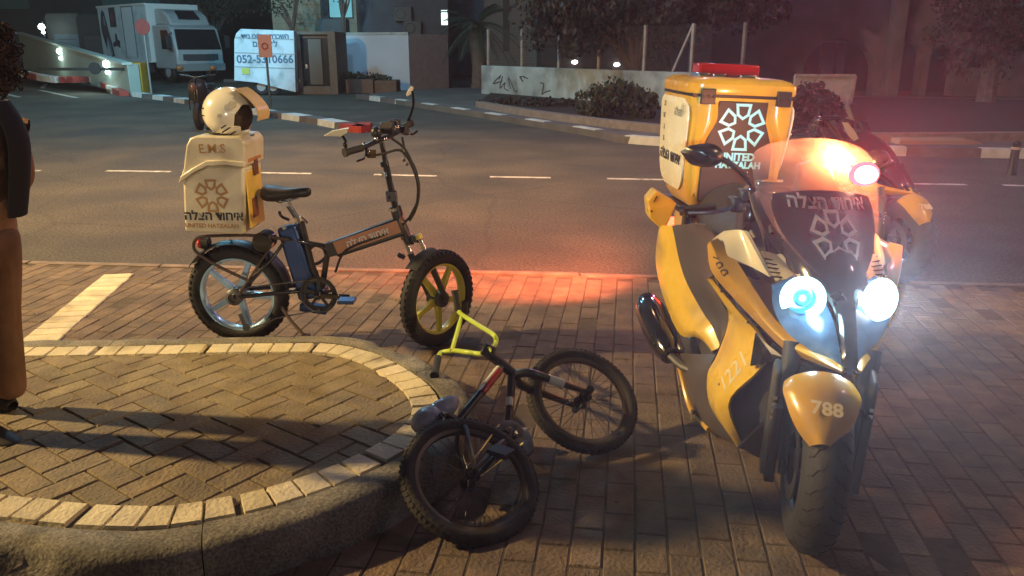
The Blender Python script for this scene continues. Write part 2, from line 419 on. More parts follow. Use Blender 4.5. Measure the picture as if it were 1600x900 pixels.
while i < len(path) - 6:
    s = 5.2; m = off(int(i), -.066); t = (path[min(int(i) + 3, len(path) - 1)] - path[int(i) - 3]).normalized()
    # wedge-shaped setts: outer edge follows the curve
    a0, a1 = int(i - 2.45), int(i + 2.45)
    o0, o1, i0, i1 = off(a0, -.004), off(a1, -.004), off(a0, -.132), off(a1, -.132)
    cc = (o0 + o1 + i0 + i1) / 4; z = IZ + .007 + rnd.uniform(-.002, .002); tn = 1 + rnd.uniform(-.12, .1)
    sb.tone = (tn, tn, tn * (1 + rnd.uniform(-.08, .04)), 1)
    q = [o0, o1, i1, i0]; vs = [Vector((p.x, p.y, z - .018)) for p in [x.lerp(cc, .04) for x in q]] + [Vector((p.x, p.y, z)) for p in [x.lerp(cc, .13) for x in q]]
    sb.add(vs, [(4, 5, 6, 7), (0, 1, 5, 4), (1, 2, 6, 5), (2, 3, 7, 6), (3, 0, 4, 7)]); i += s
obj('island_border', sb, sett_c, kind='structure', fix=False)
kb = MB(); prof = [(0, .0), (0, .142), (.006, .15), (.06, .152), (.095, .149), (.118, .138), (.132, .115), (.140, .07), (.147, 0)]
i = 0
while i < len(path) - 2:
    seg = rnd.choice((36, 40, 44)); j = min(i + seg, len(path) - 1); ids = list(range(i, j + 1, 2)); vs = []; fs = []; m = len(prof); h0 = rnd.uniform(-.004, .004)
    for a, q in enumerate(ids):
        for b, (d, z) in enumerate(prof):
            p = off(q, d, z)
            nz = noise.noise(Vector((p.x * 7, p.y * 7, z * 9))) * .005 + noise.noise(Vector((p.x * 24, p.y * 24, z * 20))) * .006
            chip = max(0, noise.noise(Vector((p.x * 4.3 + 9, p.y * 4.3, 3))) - .22) * .10 if b in (4, 5, 6) else 0
            if a in (0, len(ids) - 1) and b >= 4: chip += .004
            if b > 1: p += nor[q] * (nz - chip * .8); p.z += (h0 + nz * .4 - chip) * (1 if b < 8 else 0)
            if a == 0: p += (path[ids[1]] - path[ids[0]]).normalized() * .002
            if a == len(ids) - 1: p -= (path[ids[-1]] - path[ids[-2]]).normalized() * .002
            vs.append(p)
    for a in range(len(ids) - 1):
        for b in range(m - 1): fs.append((a * m + b, a * m + b + 1, (a + 1) * m + b + 1, (a + 1) * m + b))
    fs.append(tuple(range(m))); fs.append(tuple((len(ids) - 1) * m + k for k in range(m))[::-1])
    kb.add(vs, fs); i = j
obj('island_kerb', kb, concrete, kind='structure', ang=50)

# parking bay paving in front of the road
def seam(x): return 5.36 - .083 * (x - .97) if x < .97 else 5.36 - .09 * (x - .97)
bed = MB(); bed.sheet([(-7.6, -1, .0075), (7.6, -1, .0075), (7.6, seam(7.6) - .03, .0075), (-7.6, seam(-7.6) - .03, .0075)])
obj('paving_bed', bed, sand, kind='structure')
pb = MB(); pb.usetone = True; A = R(-8); v = Vector((math.cos(A), math.sin(A), 0)); u = Vector((-v.y, v.x, 0))
kerbline = [off(i, .10) for i in range(0, len(path), 4)]
for j in range(-90, 90):
    for i in range(-34, 34):
        p = Vector((.5, 2.6, 0)) + u * (i * .205 + (j % 2) * .1025) + v * (j * .103)
        if not (-7.4 < p.x < 7.4 and -.6 < p.y < seam(p.x) - .07): continue
        if inpoly(p.x, p.y, kerbline): continue
        brick(pb, p, u, .205, .103, .0105 + (rnd.random() < .04) * -.004, rnd, .004, .005)
obj('bay_paving', pb, brick_red, kind='structure', fix=False)
st = MB(); st.usetone = True
a, b = Vector((-2.56, 4.08, 0)), Vector((-2.75, 5.42, 0)); dr = (b - a).normalized(); n_ = int((b - a).length / .103)
for k in range(n_):
    brick(st, a + dr * (.0515 + k * .103), Vector((dr.y, -dr.x, 0)), .205, .103, .0185, rnd, .006)
obj('bay_marking', st, sett_c, kind='structure', fix=False)
fk = MB()
for k in range(15):
    x0 = -7.6 + k * 1.01; x1 = x0 + .995; fk.prism([(x0, seam(x0) - .035, -.02), (x1, seam(x1) - .035, -.02), (x1, seam(x1) + .03, -.02), (x0, seam(x0) + .03, -.02)], (0, 0, .034 + rnd.uniform(0, .008)))
obj('flush_kerb', fk, mat('flush_kerb_stone', (.20, .15, .12), .8, var=.3), kind='structure', bev=.004)

lt = MB(); rl = random.Random(77)
for k in range(260):
    x_, y_ = rl.uniform(-3.5, 5), rl.uniform(.6, 5.3)
    if inpoly(x_, y_, kerbline): continue
    q_ = Euler((rl.uniform(-.4, .4), rl.uniform(-.4, .4), rl.uniform(0, 6.3))).to_matrix(); s_ = rl.uniform(.004, .014)
    lt.box((x_, y_, .0135), (s_, s_ * .6, .004), q_)
lt_o = obj('paving_grit', lt, mat('grit_grey', (.16, .13, .10), .9, var=.4, vs=30), kind='stuff')
lt_o['label'] = 'small bits of grit and dry leaf scattered on the brick paving'; lt_o['category'] = 'litter'

# centre line dashes and far lane marks
dl = MB()
for x0, y0, x1, y1 in ((-6.5, 10.34, -6.05, 10.31), (-5.2, 10.30, -4.35, 10.23), (-3.25, 10.14, -2.52, 10.07), (-1.72, 9.99, -.93, 9.88), (-.27, 9.82, .47, 9.74), (1.15, 9.67, 1.9, 9.59), (4.35, 9.33, 5.25, 9.24), (5.65, 9.2, 6.5, 9.1), (-8.6, 10.6, -7.4, 10.45), (7.2, 9.05, 8.0, 8.95)):
    dl.sheet([(x0, y0 - .05, .004), (x1, y1 - .05, .004), (x1, y1 + .05, .004), (x0, y0 + .05, .004)])
for q in (((120, 153), (62, 141)), ((66, 138), (72, 131)), ((105, 135), (70, 135)), ((30, 152), (5, 146))):
    a, b = P(*q[0]), P(*q[1]); t = (b - a).normalized(); nn = Vector((-t.y, t.x, 0)) * .08
    dl.sheet([a - nn + Vector((0, 0, .004)), b - nn + Vector((0, 0, .004)), b + nn + Vector((0, 0, .004)), a + nn + Vector((0, 0, .004))])
obj('road_marking', dl, paint, kind='structure')

def painted_kerb(name, pts, z=.13, wd=.16, period=(1.0, 1.15), m1=kerbw, m2=kerbg, rise=0, start=0):
    """kerb of alternately painted lengths; two meshes, one per paint"""
    pp = even(cr([Vector((x, y, 0)) for x, y in pts], 200), .05); on = start; i = 0
    A_, B_ = MB(), MB()
    N = len(pp)
    while i < N - 1:
        L = period[0] if on else period[1]; j = min(N - 1, i + max(1, int(L / .05))); mb = A_ if on else B_
        for k in range(i, j, 4):
            l = min(k + 4, j); a, b = pp[k], pp[l]; za, zb = rise * k / N, rise * l / N
            if (b - a).length < 1e-4: continue
            t = (b - a).normalized(); nn = Vector((-t.y, t.x, 0)) * wd
            dn = .2 if not rise else .05
            lo = [a + Vector((0, 0, za - dn)), b + Vector((0, 0, zb - dn)), b + nn + Vector((0, 0, zb - dn)), a + nn + Vector((0, 0, za - dn))]
            hi = [p + Vector((0, 0, dn + z)) for p in lo]; hi[0] = hi[0] + nn * .12; hi[1] = hi[1] + nn * .12
            mb.add(lo + hi, [(0, 3, 2, 1), (4, 5, 6, 7), (0, 1, 5, 4), (1, 2, 6, 5), (2, 3, 7, 6), (3, 0, 4, 7)])
        i = j; on = 1 - on
    obj(name + '_painted', A_, m1, kind='structure'); obj(name, B_, m2, kind='structure')
KA = [(P(x, y).x, P(x, y).y) for x, y in ((205, 151), (250, 157), (290, 163), (360, 174), (430, 185), (480, 193), (530, 203))]
painted_kerb('median_kerb', KA, z=.12, wd=.35, period=(.85, .95), start=1)
nose = [(P(x, y).x, P(x, y).y) for x, y in ((530, 203), (556, 208), (578, 206), (585, 200))]
painted_kerb('median_nose_kerb', nose, z=.12, wd=.3, m1=kerbr, m2=kerbr)
KB = [(P(x, y).x, P(x, y).y) for x, y in ((555, 154), (620, 163), (700, 176), (760, 186), (850, 201), (920, 213), (975, 224), (1100, 232), (1330, 242))] + [(9, 11.2), (16, 10.4)]
painted_kerb('street_kerb', KB, z=.13, wd=.2, period=(.75, 1.0))
KR = [(P(x, y).x, P(x, y).y) for x, y in ((203, 150), (150, 137))] + [(-15.6, 28.8), (-19.5, 32.5), (-26, 39)]
painted_kerb('ramp_kerb', KR, z=.16, wd=.3, period=(1.3, 1.3), m1=kerbw, m2=kerbr, rise=.9)
pv = MB()
pv.prism([Vector((x, y, -.05)) for x, y in KB[1:]] + [Vector(p) for p in ((16, 22, -.05), (-2, 29, -.05), (-4.4, 25.4, -.05))], (0, 0, .165))
obj('pavement', pv, pavem, kind='structure')
IK = [(P(x, y, .12).x, P(x, y, .12).y) for x, y in ((742, 167), (800, 178), (900, 193), (1000, 205), (1100, 213), (1340, 222))] + [(10, 12.6), (16, 12)]
painted_kerb('planting_kerb', IK, z=.25, wd=.22, m1=mat('kerb_sandy', (.24, .19, .16), .85, var=.2), m2=mat('kerb_sandy', (.24, .19, .16)))
so = MB(); so.prism([Vector((x, y + .1, .1)) for x, y in IK] + [Vector(p) for p in ((16, 21, .1), (-.6, 26, .1))], (0, 0, .06))
obj('planting_soil', so, soil, kind='structure')

# ------------------------------------------------------------------ foliage helper
def leafmesh(name, blobs, count, size, m, parent=None, seed=1, **kw):
    r = random.Random(seed); mb = MB(); tot = sum(b[1][0] * b[1][1] * b[1][2] for b in blobs)
    for c, rad in blobs:
        n = int(count * rad[0] * rad[1] * rad[2] / tot) + 5; c = Vector(c)
        for k in range(n):
            d = Vector((r.gauss(0, 1), r.gauss(0, 1), r.gauss(0, 1))).normalized() * (r.random() ** .45)
            lump = .78 + .42 * noise.noise(d * 2.3 + c)
            p = c + Vector((d.x * rad[0], d.y * rad[1], d.z * rad[2])) * lump
            if noise.noise(p * 2.2) < -.22: continue
            q = Euler((r.uniform(0, 6.3), r.uniform(0, 6.3), r.uniform(0, 6.3))).to_matrix(); s = size * r.uniform(.5, 1.3)
            mb.add([p + q @ Vector(x) * s for x in ((-.5, 0, 0), (0, -.28, .05), (.55, 0, 0), (0, .28, .05))], [(0, 1, 2, 3)])
    return obj(name, mb, m, parent, fix=False, ang=180, **kw)
leaf = mat('leaf_dark', (.040, .050, .028), .6, var=.4, vs=3); leaf2 = mat('leaf_brown', (.030, .027, .020), .6, var=.4, vs=3)
palmleaf = mat('palm_leaf', (.035, .07, .045), .5, var=.3); bark = mat('bark', (.14, .10, .08), .9, var=.35, vs=6, bump=1, bs=25)

# ------------------------------------------------------------------ walls, fence, buildings
wallw = mat('weathered_white_wall', (.42, .46, .45), .85, var=.22, vs=2, bump=.4, bs=30, dirt=((.16, .17, .16), 1.6))
post_m = mat('fence_post', (.38, .33, .30), .6, var=.2)
wr = thing('boundary_wall', 'low stained white wall running behind the bush, mesh fence on top', 'wall')
W0, W1 = P(752, 152), P(1100, 183); W1 = W0 + (W1 - W0) * 1.0
wz = .95
def wall_pt(t, z=0): p = W0.lerp(W1, t); return Vector((p.x, p.y, z))
wb_ = MB(); dirw = (W1 - W0).normalized(); nw = Vector((-dirw.y, dirw.x, 0))
wb_.prism([W0, W1, W1 + nw * .25, W0 + nw * .25], (0, 0, wz)); obj('wall_body', wb_, wallw, wr, bev=.02)
gm = mat('graffiti_paint', (.05, .05, .055), .7)
gf = MB()
rg = random.Random(5)
for t0 in (.10, .14, .19, .24, .36):
    c0 = wall_pt(t0, .45) - nw * .004
    pts = []
    for k in range(5): pts.append(c0 + dirw * rg.uniform(-.25, .25) + Vector((0, 0, rg.uniform(-.25, .25))))
    gf.tube(cr(pts, 16), .015, 5)
obj('graffiti', gf, gm, wr)
# wire fence on the wall
fx = [759, 811, 869, 931, 1001, 1075, 1165, 1212]
fr = thing('wire_fence', 'wire mesh fence between thin pale posts on the low white wall', 'fence')
def fpost(px, tilt=0):
    # point on the wall line seen at this pixel column
    best = min((abs((lambda q: 800 + FPX * (q.x) / ((q - CP) @ FW))(wall_pt(t / 400, wz)) - px), t / 400) for t in range(0, 440))[1]
    return best
mesh_m = mat('fence_wire', (.09, .085, .085), .6, metal=.3)
wm_ = MB(); tl = []
for k, px in enumerate(fx):
    t = fpost(px); tl.append(t); a = wall_pt(t, wz) + nw * .1
    pm = MB(); pm.beam(a, a + Vector((0, 0, 1.05 if px != 931 else .62)), .07, .07, up=nw); obj('fence_post', pm, post_m, fr, bev=.01)
a = wall_pt(tl[5], wz) + nw * .1; pm = MB(); pm.beam(a - dirw * .55, a + Vector((0, 0, 1.05)), .05, .05, up=nw); obj('fence_brace', pm, post_m, fr)
t0, t1 = tl[0], 1.0
for k in range(0, 26): wm_.tube([wall_pt(t0, wz + .02 + k * .04) + nw * .1, wall_pt(t1, wz + .02 + k * .04) + nw * .1], .004, 4)
n_ = int((W1 - W0).length * (t1 - t0) / .06)
for k in range(n_): q = wall_pt(t0 + (t1 - t0) * k / n_, wz); wm_.tube([q + nw * .1, q + nw * .1 + Vector((0, 0, 1.02))], .003, 3)
obj('fence_mesh', wm_, mesh_m, fr)

def building(name, label, px0, px1, d, m, h=9, depth=6, cat='building', z0=0):
    a, b = D(px0, 100, d), D(px1, 100, d); t = thing(name, label, cat, ((a.x + b.x) / 2, d, 0))
    wv = (b.x - a.x); mb = MB(); mb.box((0, depth / 2, z0 + h / 2), (wv, depth, h)); obj('wall', mb, m, t, bev=.02)
    return t, wv
def lp(t, px, py, d, dz=0): q = D(px, py, d) - Vector(t.location); return q
stone = mat('cream_stone_cladding', (.42, .40, .30), .85, var=.18, vs=2.5, bump=.5, bs=14)  # cream stone, tone varies at random
darkst = mat('dark_cladding', (.10, .10, .115), .85, var=.2, vs=2)
winlit = emit('window_glow_cyan', (.25, .75, .85), .42); winw = emit('window_glow_white', (.75, 1, .95), 1.9)
frame_m = mat('window_frame_dark', (.03, .04, .05), .5)
# stone facade behind the trailer
t, wv = building('stone_building', 'pale stone clad building with one lit cyan window above the trailer', 431, 562, 40, stone)
d = 39.97
for px0, px1, y0, y1, mm in ((516, 547, -40, 27, winlit), (504, 514, -40, 30, frame_m)):
    a, b = lp(t, px0, y1, d), lp(t, px1, y0, d); mb = MB(); mb.box(((a.x + b.x) / 2, 0, (a.z + b.z) / 2), (b.x - a.x + .12, .12, b.z - a.z + .12)); f = obj('window', mb, frame_m, t)
    if mm is winlit:
        mb = MB(); mb.box(((a.x + b.x) / 2, -.07, (a.z + b.z) / 2), (b.x - a.x, .04, b.z - a.z)); obj('pane', mb, mm, f)
mb = MB()
for k in range(22):
    z = k * .42; mb.box((0, -.012, z), (wv, .02, .012))
obj('stone_course', mb, mat('stone_joint', (.2, .19, .15)), t)
a, b = lp(t, 504, 52, d), lp(t, 545, 30, d); mb = MB(); mb.box(((a.x + b.x) / 2, -.4, (a.z + b.z) / 2), (b.x - a.x, .8, b.z - a.z)); obj('balcony', mb, mat('balcony_grey', (.14, .17, .19), .7), t, bev=.02)
t, wv = building('dark_building', 'dark grey building wall with a small glowing white window', 561, 702, 37, darkst)
a, b = lp(t, 690, 39, 36.95), lp(t, 699, 16, 36.95); mb = MB(); mb.box(((a.x + b.x) / 2, -.03, (a.z + b.z) / 2), (b.x - a.x + .1, .1, b.z - a.z + .1)); f = obj('window', mb, frame_m, t); mb = MB(); mb.box(((a.x + b.x) / 2, -.10, (a.z + b.z) / 2), (b.x - a.x, .05, b.z - a.z)); obj('pane', mb, winw, f)
for px, py in ((630, 22), (645, 44)):
    a = lp(t, px, py, 36.7); mb = MB(); mb.box((a.x, -.25, a.z), (.75, .35, .6)); ac = obj('air_conditioner', mb, mat('ac_grey', (.09, .085, .08), .6), t, bev=.02)
    mb = MB(); mb.torus((a.x - .1, -.44, a.z), (0, 1, 0), .2, .02, 20, 6); obj('fan_grille', mb, frame_m, ac)
t, wv = building('pale_blue_building', 'pale blue plastered building showing beside the palm and behind the tree', 700, 850, 44, mat('blue_plaster', (.30, .36, .42), .85, var=.15))
for px0, px1, y0, y1 in ((705, 730, 6, 22), (786, 796, -30, 80)):
    a, b = lp(t, px0, y1, 43.9), lp(t, px1, y0, 43.9); mb = MB(); mb.box(((a.x + b.x) / 2, -.02, (a.z + b.z) / 2), (b.x - a.x, .1, b.z - a.z)); obj('window', mb, mat('window_dim', (.10, .2, .25), .2) if px0 == 705 else frame_m, t)
t, wv = building('far_left_building', 'unlit building far behind the truck at the left', -300, 432, 58, mat('night_wall', (.045, .055, .065), .9, var=.25, vs=1.2), h=14)
for px0, px1, y0, y1 in ((-10, 40, -20, 14), (160, 200, -30, 8), (205, 245, -30, 6), (60, 100, -30, -2), (330, 380, -30, 3)):
    a, b = lp(t, px0, y1, 57.9), lp(t, px1, y0, 57.9); mb = MB(); mb.box(((a.x + b.x) / 2, -.05, (a.z + b.z) / 2), (b.x - a.x, .15, b.z - a.z)); obj('window', mb, mat('window_teal', (.08, .2, .22), .4), t, bev=.02)
# right-hand building with arches
archm = mat('arcade_plaster', (.20, .165, .17), .88, var=.2, vs=1.5, bump=.3)
t = thing('arcade_building', 'dim plastered building with a broad arch and narrow arches behind the scooter', 'building', (0, 26, 0))
def arch_wall(mb, x0, x1, h, arches, th=.5):
    xs = x0
    for cx, wd, spring in arches:
        r = wd / 2; mb.box(((xs + cx - r) / 2, th / 2, h / 2), (cx - r - xs, th, h))
        N = 14
        for k in range(N):
            q0, q1 = math.pi - math.pi * k / N, math.pi - math.pi * (k + 1) / N
            xa, za, xb, zb = cx + r * math.cos(q0), spring + r * math.sin(q0), cx + r * math.cos(q1), spring + r * math.sin(q1)
            mb.prism([(xa, 0, za), (xb, 0, zb), (xb, 0, h), (xa, 0, h)], (0, th, 0))
        xs = cx + r
    mb.box(((xs + x1) / 2, th / 2, h / 2), (x1 - xs, th, h))
def ax(px): return D(px, 90, 26).x
mb = MB(); arch_wall(mb, ax(1080), ax(1750), 9, [(ax(1313), ax(1370) - ax(1256), D(1, 118, 26).z), (ax(1422), ax(1444) - ax(1402), D(1, 90, 26).z), (ax(1475), ax(1497) - ax(1455), D(1, 90, 26).z)])
obj('arcade_wall', mb, archm, t)
mb = MB(); mb.box(((ax(1080) + ax(1750)) / 2, 3.2, 4.5), (ax(1750) - ax(1080), .4, 9)); obj('back_wall', mb, mat('back_plaster', (.06, .055, .07), .9), t)
mb = MB(); a = ax(1268); b = ax(1338); mb.box(((a + b) / 2, .9, 1.1), (b - a, .12, 1.0)); mb.box(((a + b) / 2, .9, 1.65), (b - a, .06, .05)); obj('window', mb, mat('window_violet', (.12, .12, .20), .3), t, bev=.02)
for k in range(3):
    mb = MB(); mb.box((a + (b - a) * (k + .3) / 3, .82, 1.1), (.06, .06, 1.0)); obj('window_bar', mb, frame_m, t)
mb = MB(); mb.box((ax(1390), -.25, 4.5), (.35, .5, 9)); obj('pilaster', mb, archm, t, bev=.02)
# filler building mass behind the trees
t, wv = building('rear_building', 'unlit building mass behind the trees and the fence', 845, 1090, 34, mat('rear_wall', (.05, .045, .05), .9, var=.2), h=10)
for px, py in ((898, 97), (964, 101), (990, 104)):
    a = lp(t, px, py, 33.8); mb = MB(); mb.sphere((a.x, -.15, a.z), (.13, .08, .08)); f = obj('wall_lamp', mb, emit('far_lamp', (1, .93, .8), 9), t)
# low white block walls and kiosk
t = thing('white_boundary_wall', 'smooth pale blue white wall right of the brown kiosk', 'wall', (0, 0, 0))
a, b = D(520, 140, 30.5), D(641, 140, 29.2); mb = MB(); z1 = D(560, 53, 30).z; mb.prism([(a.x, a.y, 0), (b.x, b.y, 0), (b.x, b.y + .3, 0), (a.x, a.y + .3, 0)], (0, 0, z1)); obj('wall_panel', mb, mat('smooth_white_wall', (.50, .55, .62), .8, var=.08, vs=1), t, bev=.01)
mb = MB(); mb.prism([(a.x, a.y - .03, z1 - .03), (b.x, b.y - .03, z1 - .03), (b.x, b.y + .33, z1 - .03), (a.x, a.y + .33, z1 - .03)], (0, 0, .08)); obj('coping', mb, wallw, t)
t = thing('utility_wall', 'taller grey brown block wall between white wall and palm', 'wall')
a, b = D(641, 139, 29.15), D(702, 139, 29.9); mb = MB(); mb.prism([(a.x + .02, a.y, 0), (b.x, b.y, 0), (b.x, b.y + 1.5, 0), (a.x + .02, a.y + 1.5, 0)], (0, 0, z1 - .02)); obj('wall_panel', mb, mat('brown_render', (.15, .12, .125), .9, var=.15), t, bev=.02)
# planter with low hedge
t = thing('planter', 'low brown planter box in front of the white wall', 'planter')
a, b = D(541, 148, 27.3), D(619, 148, 27.3); zt = D(580, 124, 27.3).z
mb = MB(); xm = a.x + (b.x - a.x) * .55; mb.box(((a.x + xm) / 2, 27.9, zt / 2), (xm - a.x, 1.2, zt)); mb.box(((xm + b.x) / 2, 27.95, zt * .45), (b.x - xm, 1.0, zt * .9)); obj('planter_box', mb, mat('planter_brown', (.13, .085, .06), .8, var=.2), t, bev=.02)
hedge = leafmesh('clipped_hedge', [((a.x + .35, 27.9, zt + .08), (.75, .6, .22)), ((a.x + .9, 27.9, zt + .02), (.75, .6, .15))], 1500, .09, leaf, seed=4)
hedge['label'] = 'dark low hedge growing in the brown planter'; hedge['category'] = 'hedge'
# kiosk
t = thing('kiosk', 'brown kiosk with dark glass door beside the white trailer', 'kiosk')
a, b = D(463, 148, 26.9), D(529, 148, 26.9); zt = D(495, 49, 26.9).z; kw = b.x - a.x; cx = (a.x + b.x) / 2
km = mat('kiosk_brown', (.13, .10, .075), .7, var=.2)
mb = MB()
mb.box((a.x + kw * .09, 27.0, zt / 2), (kw * .18, .2, zt)); mb.box((b.x - kw * .09, 27.0, zt / 2), (kw * .18, .2, zt)); mb.box((cx, 27.0, .13), (kw * .64, .2, .26)); mb.box((cx, 27.0, zt - .05), (kw * .64, .2, .1)); mb.box((cx, 27.9, zt / 2), (kw, 1.6, zt - .02))
obj('kiosk_body', mb, km, t, bev=.01)
mb = MB(); mb.box((cx, 27.03, zt * .5), (kw * .63, .06, zt - .4)); dr_ = obj('door', mb, mat('kiosk_glass', (.012, .014, .018), .15), t)
mb = MB(); mb.box((cx, 26.97, zt * .52), (kw * .3, .05, zt - .55)); obj('door_panel', mb, mat('kiosk_panel', (.09, .08, .07), .6), dr_)
mb = MB(); mb.box((cx - kw * .22, 26.96, zt * .45), (.06, .05, .12)); obj('handle', mb, chrome, dr_)
# advertising trailer
t = thing('advertising_trailer', 'white flat sided trailer with a phone number beside brown kiosk', 'trailer')
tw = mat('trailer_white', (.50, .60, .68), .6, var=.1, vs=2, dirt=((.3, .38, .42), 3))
q = [(366, 126), (366, 62), (369, 52), (376, 45), (459, 48), (462, 144), (440, 139), (400, 129)]
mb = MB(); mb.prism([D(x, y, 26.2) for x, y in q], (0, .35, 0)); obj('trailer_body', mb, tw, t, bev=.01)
bl = mat('trailer_lettering', (.05, .13, .22), .6)
for py, s_, txt in ((57, .20, heb('השכרת שילוט נייד')), (69, .24, heb('לפרסום')), (93, .52, '052-5310666')):
    o = D(414, py, 26.19); text(txt, s_ if py != 93 else .335, bl, t, o, (1, 0, 0), (0, 0, 1), bold=.008)
for py in (58.5, 82, 104):
    mb = MB(); mb.beam(D(367, py, 26.185), D(461, py + 3, 26.185), .01, .02); obj('panel_seam', mb, mat('seam_grey', (.2, .28, .32), .6), t)
mb = MB(); mb.box(D(384, 111, 26.17), (.24, .02, .18)); obj('sticker', mb, mat('sticker_yellow', (.45, .5, .1), .6), t)
for px in (410, 428):
    mb = MB(); c = D(px, 143, 26.5); mb.torus((c.x, c.y, .27), (0, 1, 0), .2, .07, 24, 8); wh = obj('wheel', mb, rubber, t); mb = MB(); mb.cyl((c.x, c.y - .08, .27), (c.x, c.y + .08, .27), .14); obj('rim', mb, mat('rim_grey', (.3, .3, .32), .5), wh)
mb = MB(); c = D(380, 132, 26.5); mb.beam((c.x - .6, 26.5, .45), (D(462, 1, 26.5).x, 26.5, .45), .1, .1); obj('chassis', mb, black, t)

# ------------------------------------------------------------------ ramp wall, barrier, signs
t = thing('ramp_wall', 'sloping concrete wall with glowing lamps running up behind the barrier', 'wall')
rw = mat('ramp_concrete', (.34, .40, .36), .8, var=.12, vs=1.2, bump=.3)
a0, a1 = P(205, 150), D(38, 108, 41)
top0, top1 = D(205, 101, a0.y).z, D(38, 52, 41).z
mb = MB(); th = Vector((.2, .35, 0))
mb.add([a0, a1, a1 + th, a0 + th, Vector((a0.x, a0.y, top0)), Vector((a1.x, a1.y, top1)), Vector((a1.x, a1.y, top1)) + th, Vector((a0.x, a0.y, top0)) + th], [(0, 3, 2, 1), (4, 5, 6, 7), (0, 1, 5, 4), (1, 2, 6, 5), (2, 3, 7, 6), (3, 0, 4, 7)])
obj('wall_body', mb, rw, t, bev=.02)
mb = MB(); mb.beam(Vector((a0.x, a0.y, top0 + .03)), Vector((a1.x, a1.y, top1 + .03)), .3, .07); obj('coping', mb, mat('ramp_coping', (.45, .5, .46), .7), t)
rampn = (a1 - a0).cross(Vector((0, 0, 1))).normalized()
if rampn.y > 0: rampn = -rampn
def rampat(px, py):
    o = CP; dd = ray(px, py); n_ = rampn; k = (a0 - o).dot(n_) / dd.dot(n_); return o + dd * k
wl = emit('wall_lamp_white', (.80, 1, .92), 22)
for (px, py), sz in (((95, 80), .11), ((97, 91), .06), ((169, 100), .12), ((171, 113), .07)):
    c = rampat(px, py) + rampn * .06; mb = MB(); mb.sphere(c, (sz, .05, sz), 14, 8); obj('lamp', mb, wl, t)  # the smaller lower spheres stand for the lamps' reflected glow
for px, py in ((95, 83), (169, 104)):
    c = rampat(px, py) + rampn * .9; lamp('ramp_lamp', 'POINT', c, 26, (.75, 1, .88), .1)
c = D(65, 42, 46)
t = thing('distant_lamp', 'small bright white lamp far off beside the curly hair', 'lamp', c)
mb = MB(); mb.sphere((0, 0, 0), .16, 12, 8); mb.sphere((.05, 0, -.28), .08, 10, 6); obj('bulb', mb, wl, t)
mb = MB(); mb.cyl((0, .15, -c.z), (0, .15, .3), .05); obj('pole', mb, frame_m, t)
# ramp surface behind/above the kerb
mb = MB(); k0, k1 = Vector((KR[0][0], KR[0][1], .05)), Vector((-26, 39, 1.15))
mb.sheet([k0, k1, (a1.x, a1.y, a1.z), (a0.x, a0.y, .06)]); obj('ramp', mb, asphalt, kind='structure', fix=False)
t = thing('barrier_gate', 'yellow barrier cabinet with a thin dark arm and a round disc', 'barrier')
yb = mat('barrier_yellow', (.66, .42, .03), .5, var=.1); yb2 = mat('barrier_ochre', (.42, .22, .02), .5, var=.15)
a, b = D(201, 148, 26.6), D(226, 148, 26.6); zt = D(210, 98, 26.6).z; mb = MB(); wq = b.x - a.x
mb.box((a.x + wq * .62, 26.8, zt / 2), (wq * .76, .5, zt)); cab = obj('cabinet', mb, yb2, t, bev=.02)
mb = MB(); mb.box((a.x + wq * .12, 26.78, zt / 2), (wq * .24, .52, zt + .01)); obj('edge_panel', mb, yb, t, bev=.01)
mb = MB(); mb.box((a.x + wq * .1, 26.5, zt * .55), (.05, .03, .09)); mb.box((a.x + wq * .1, 26.5, zt * .3), (.05, .03, .06)); obj('lock', mb, black, t)
arm0, arm1 = D(197, 108, 26.4), D(55, 108, 26.4); mb = MB(); mb.beam(arm0, arm1, .07, .09); arm = obj('barrier_arm', mb, mat('arm_dark', (.03, .035, .035), .6), t)
c = D(147, 107, 26.3); mb = MB(); mb.cyl((c.x, 26.32, c.z), (c.x, 26.36, c.z), .19, n=24); obj('disc', mb, mat('disc_dark', (.035, .035, .04), .6), arm)
t = thing('round_road_sign', 'round red road sign on a grey pole beside the yellow barrier', 'road sign')
b = P(237, 148); c = D(228, 42, b.y); c.x = b.x + .02
mb = MB(); mb.cyl((b.x, b.y, 0), (b.x, b.y, c.z + .15), .035); obj('pole', mb, mat('galvanised', (.22, .24, .25), .5, metal=.4), t)
mb = MB(); mb.cyl((b.x, b.y - .06, c.z), (b.x, b.y - .04, c.z), .24, n=30); obj('sign_plate', mb, mat('sign_red_dull', (.26, .05, .045), .6, var=.15), t, bev=.004)
t = thing('square_road_sign', 'small reddish rectangular sign on a thin pole before the white trailer', 'road sign')
b = P(423, 168); d = b.y; mb = MB(); mb.cyl((b.x, d, 0), (b.x, d, D(420, 60, d).z), .03); obj('pole', mb, mat('pole_dark', (.05, .08, .10), .5), t)
c = D(421, 72, d); mb = MB(); mb.box((b.x, d - .04, c.z), (.34, .02, .55)); sp_ = obj('sign_plate', mb, mat('sign_peach', (.42, .20, .16), .6), t, bev=.005)
mb = MB(); mb.torus((b.x, d - .055, c.z), (0, 1, 0), .07, .018, 20, 6); obj('symbol', mb, mat('sign_red_dull', (.3, .04, .04)), sp_)

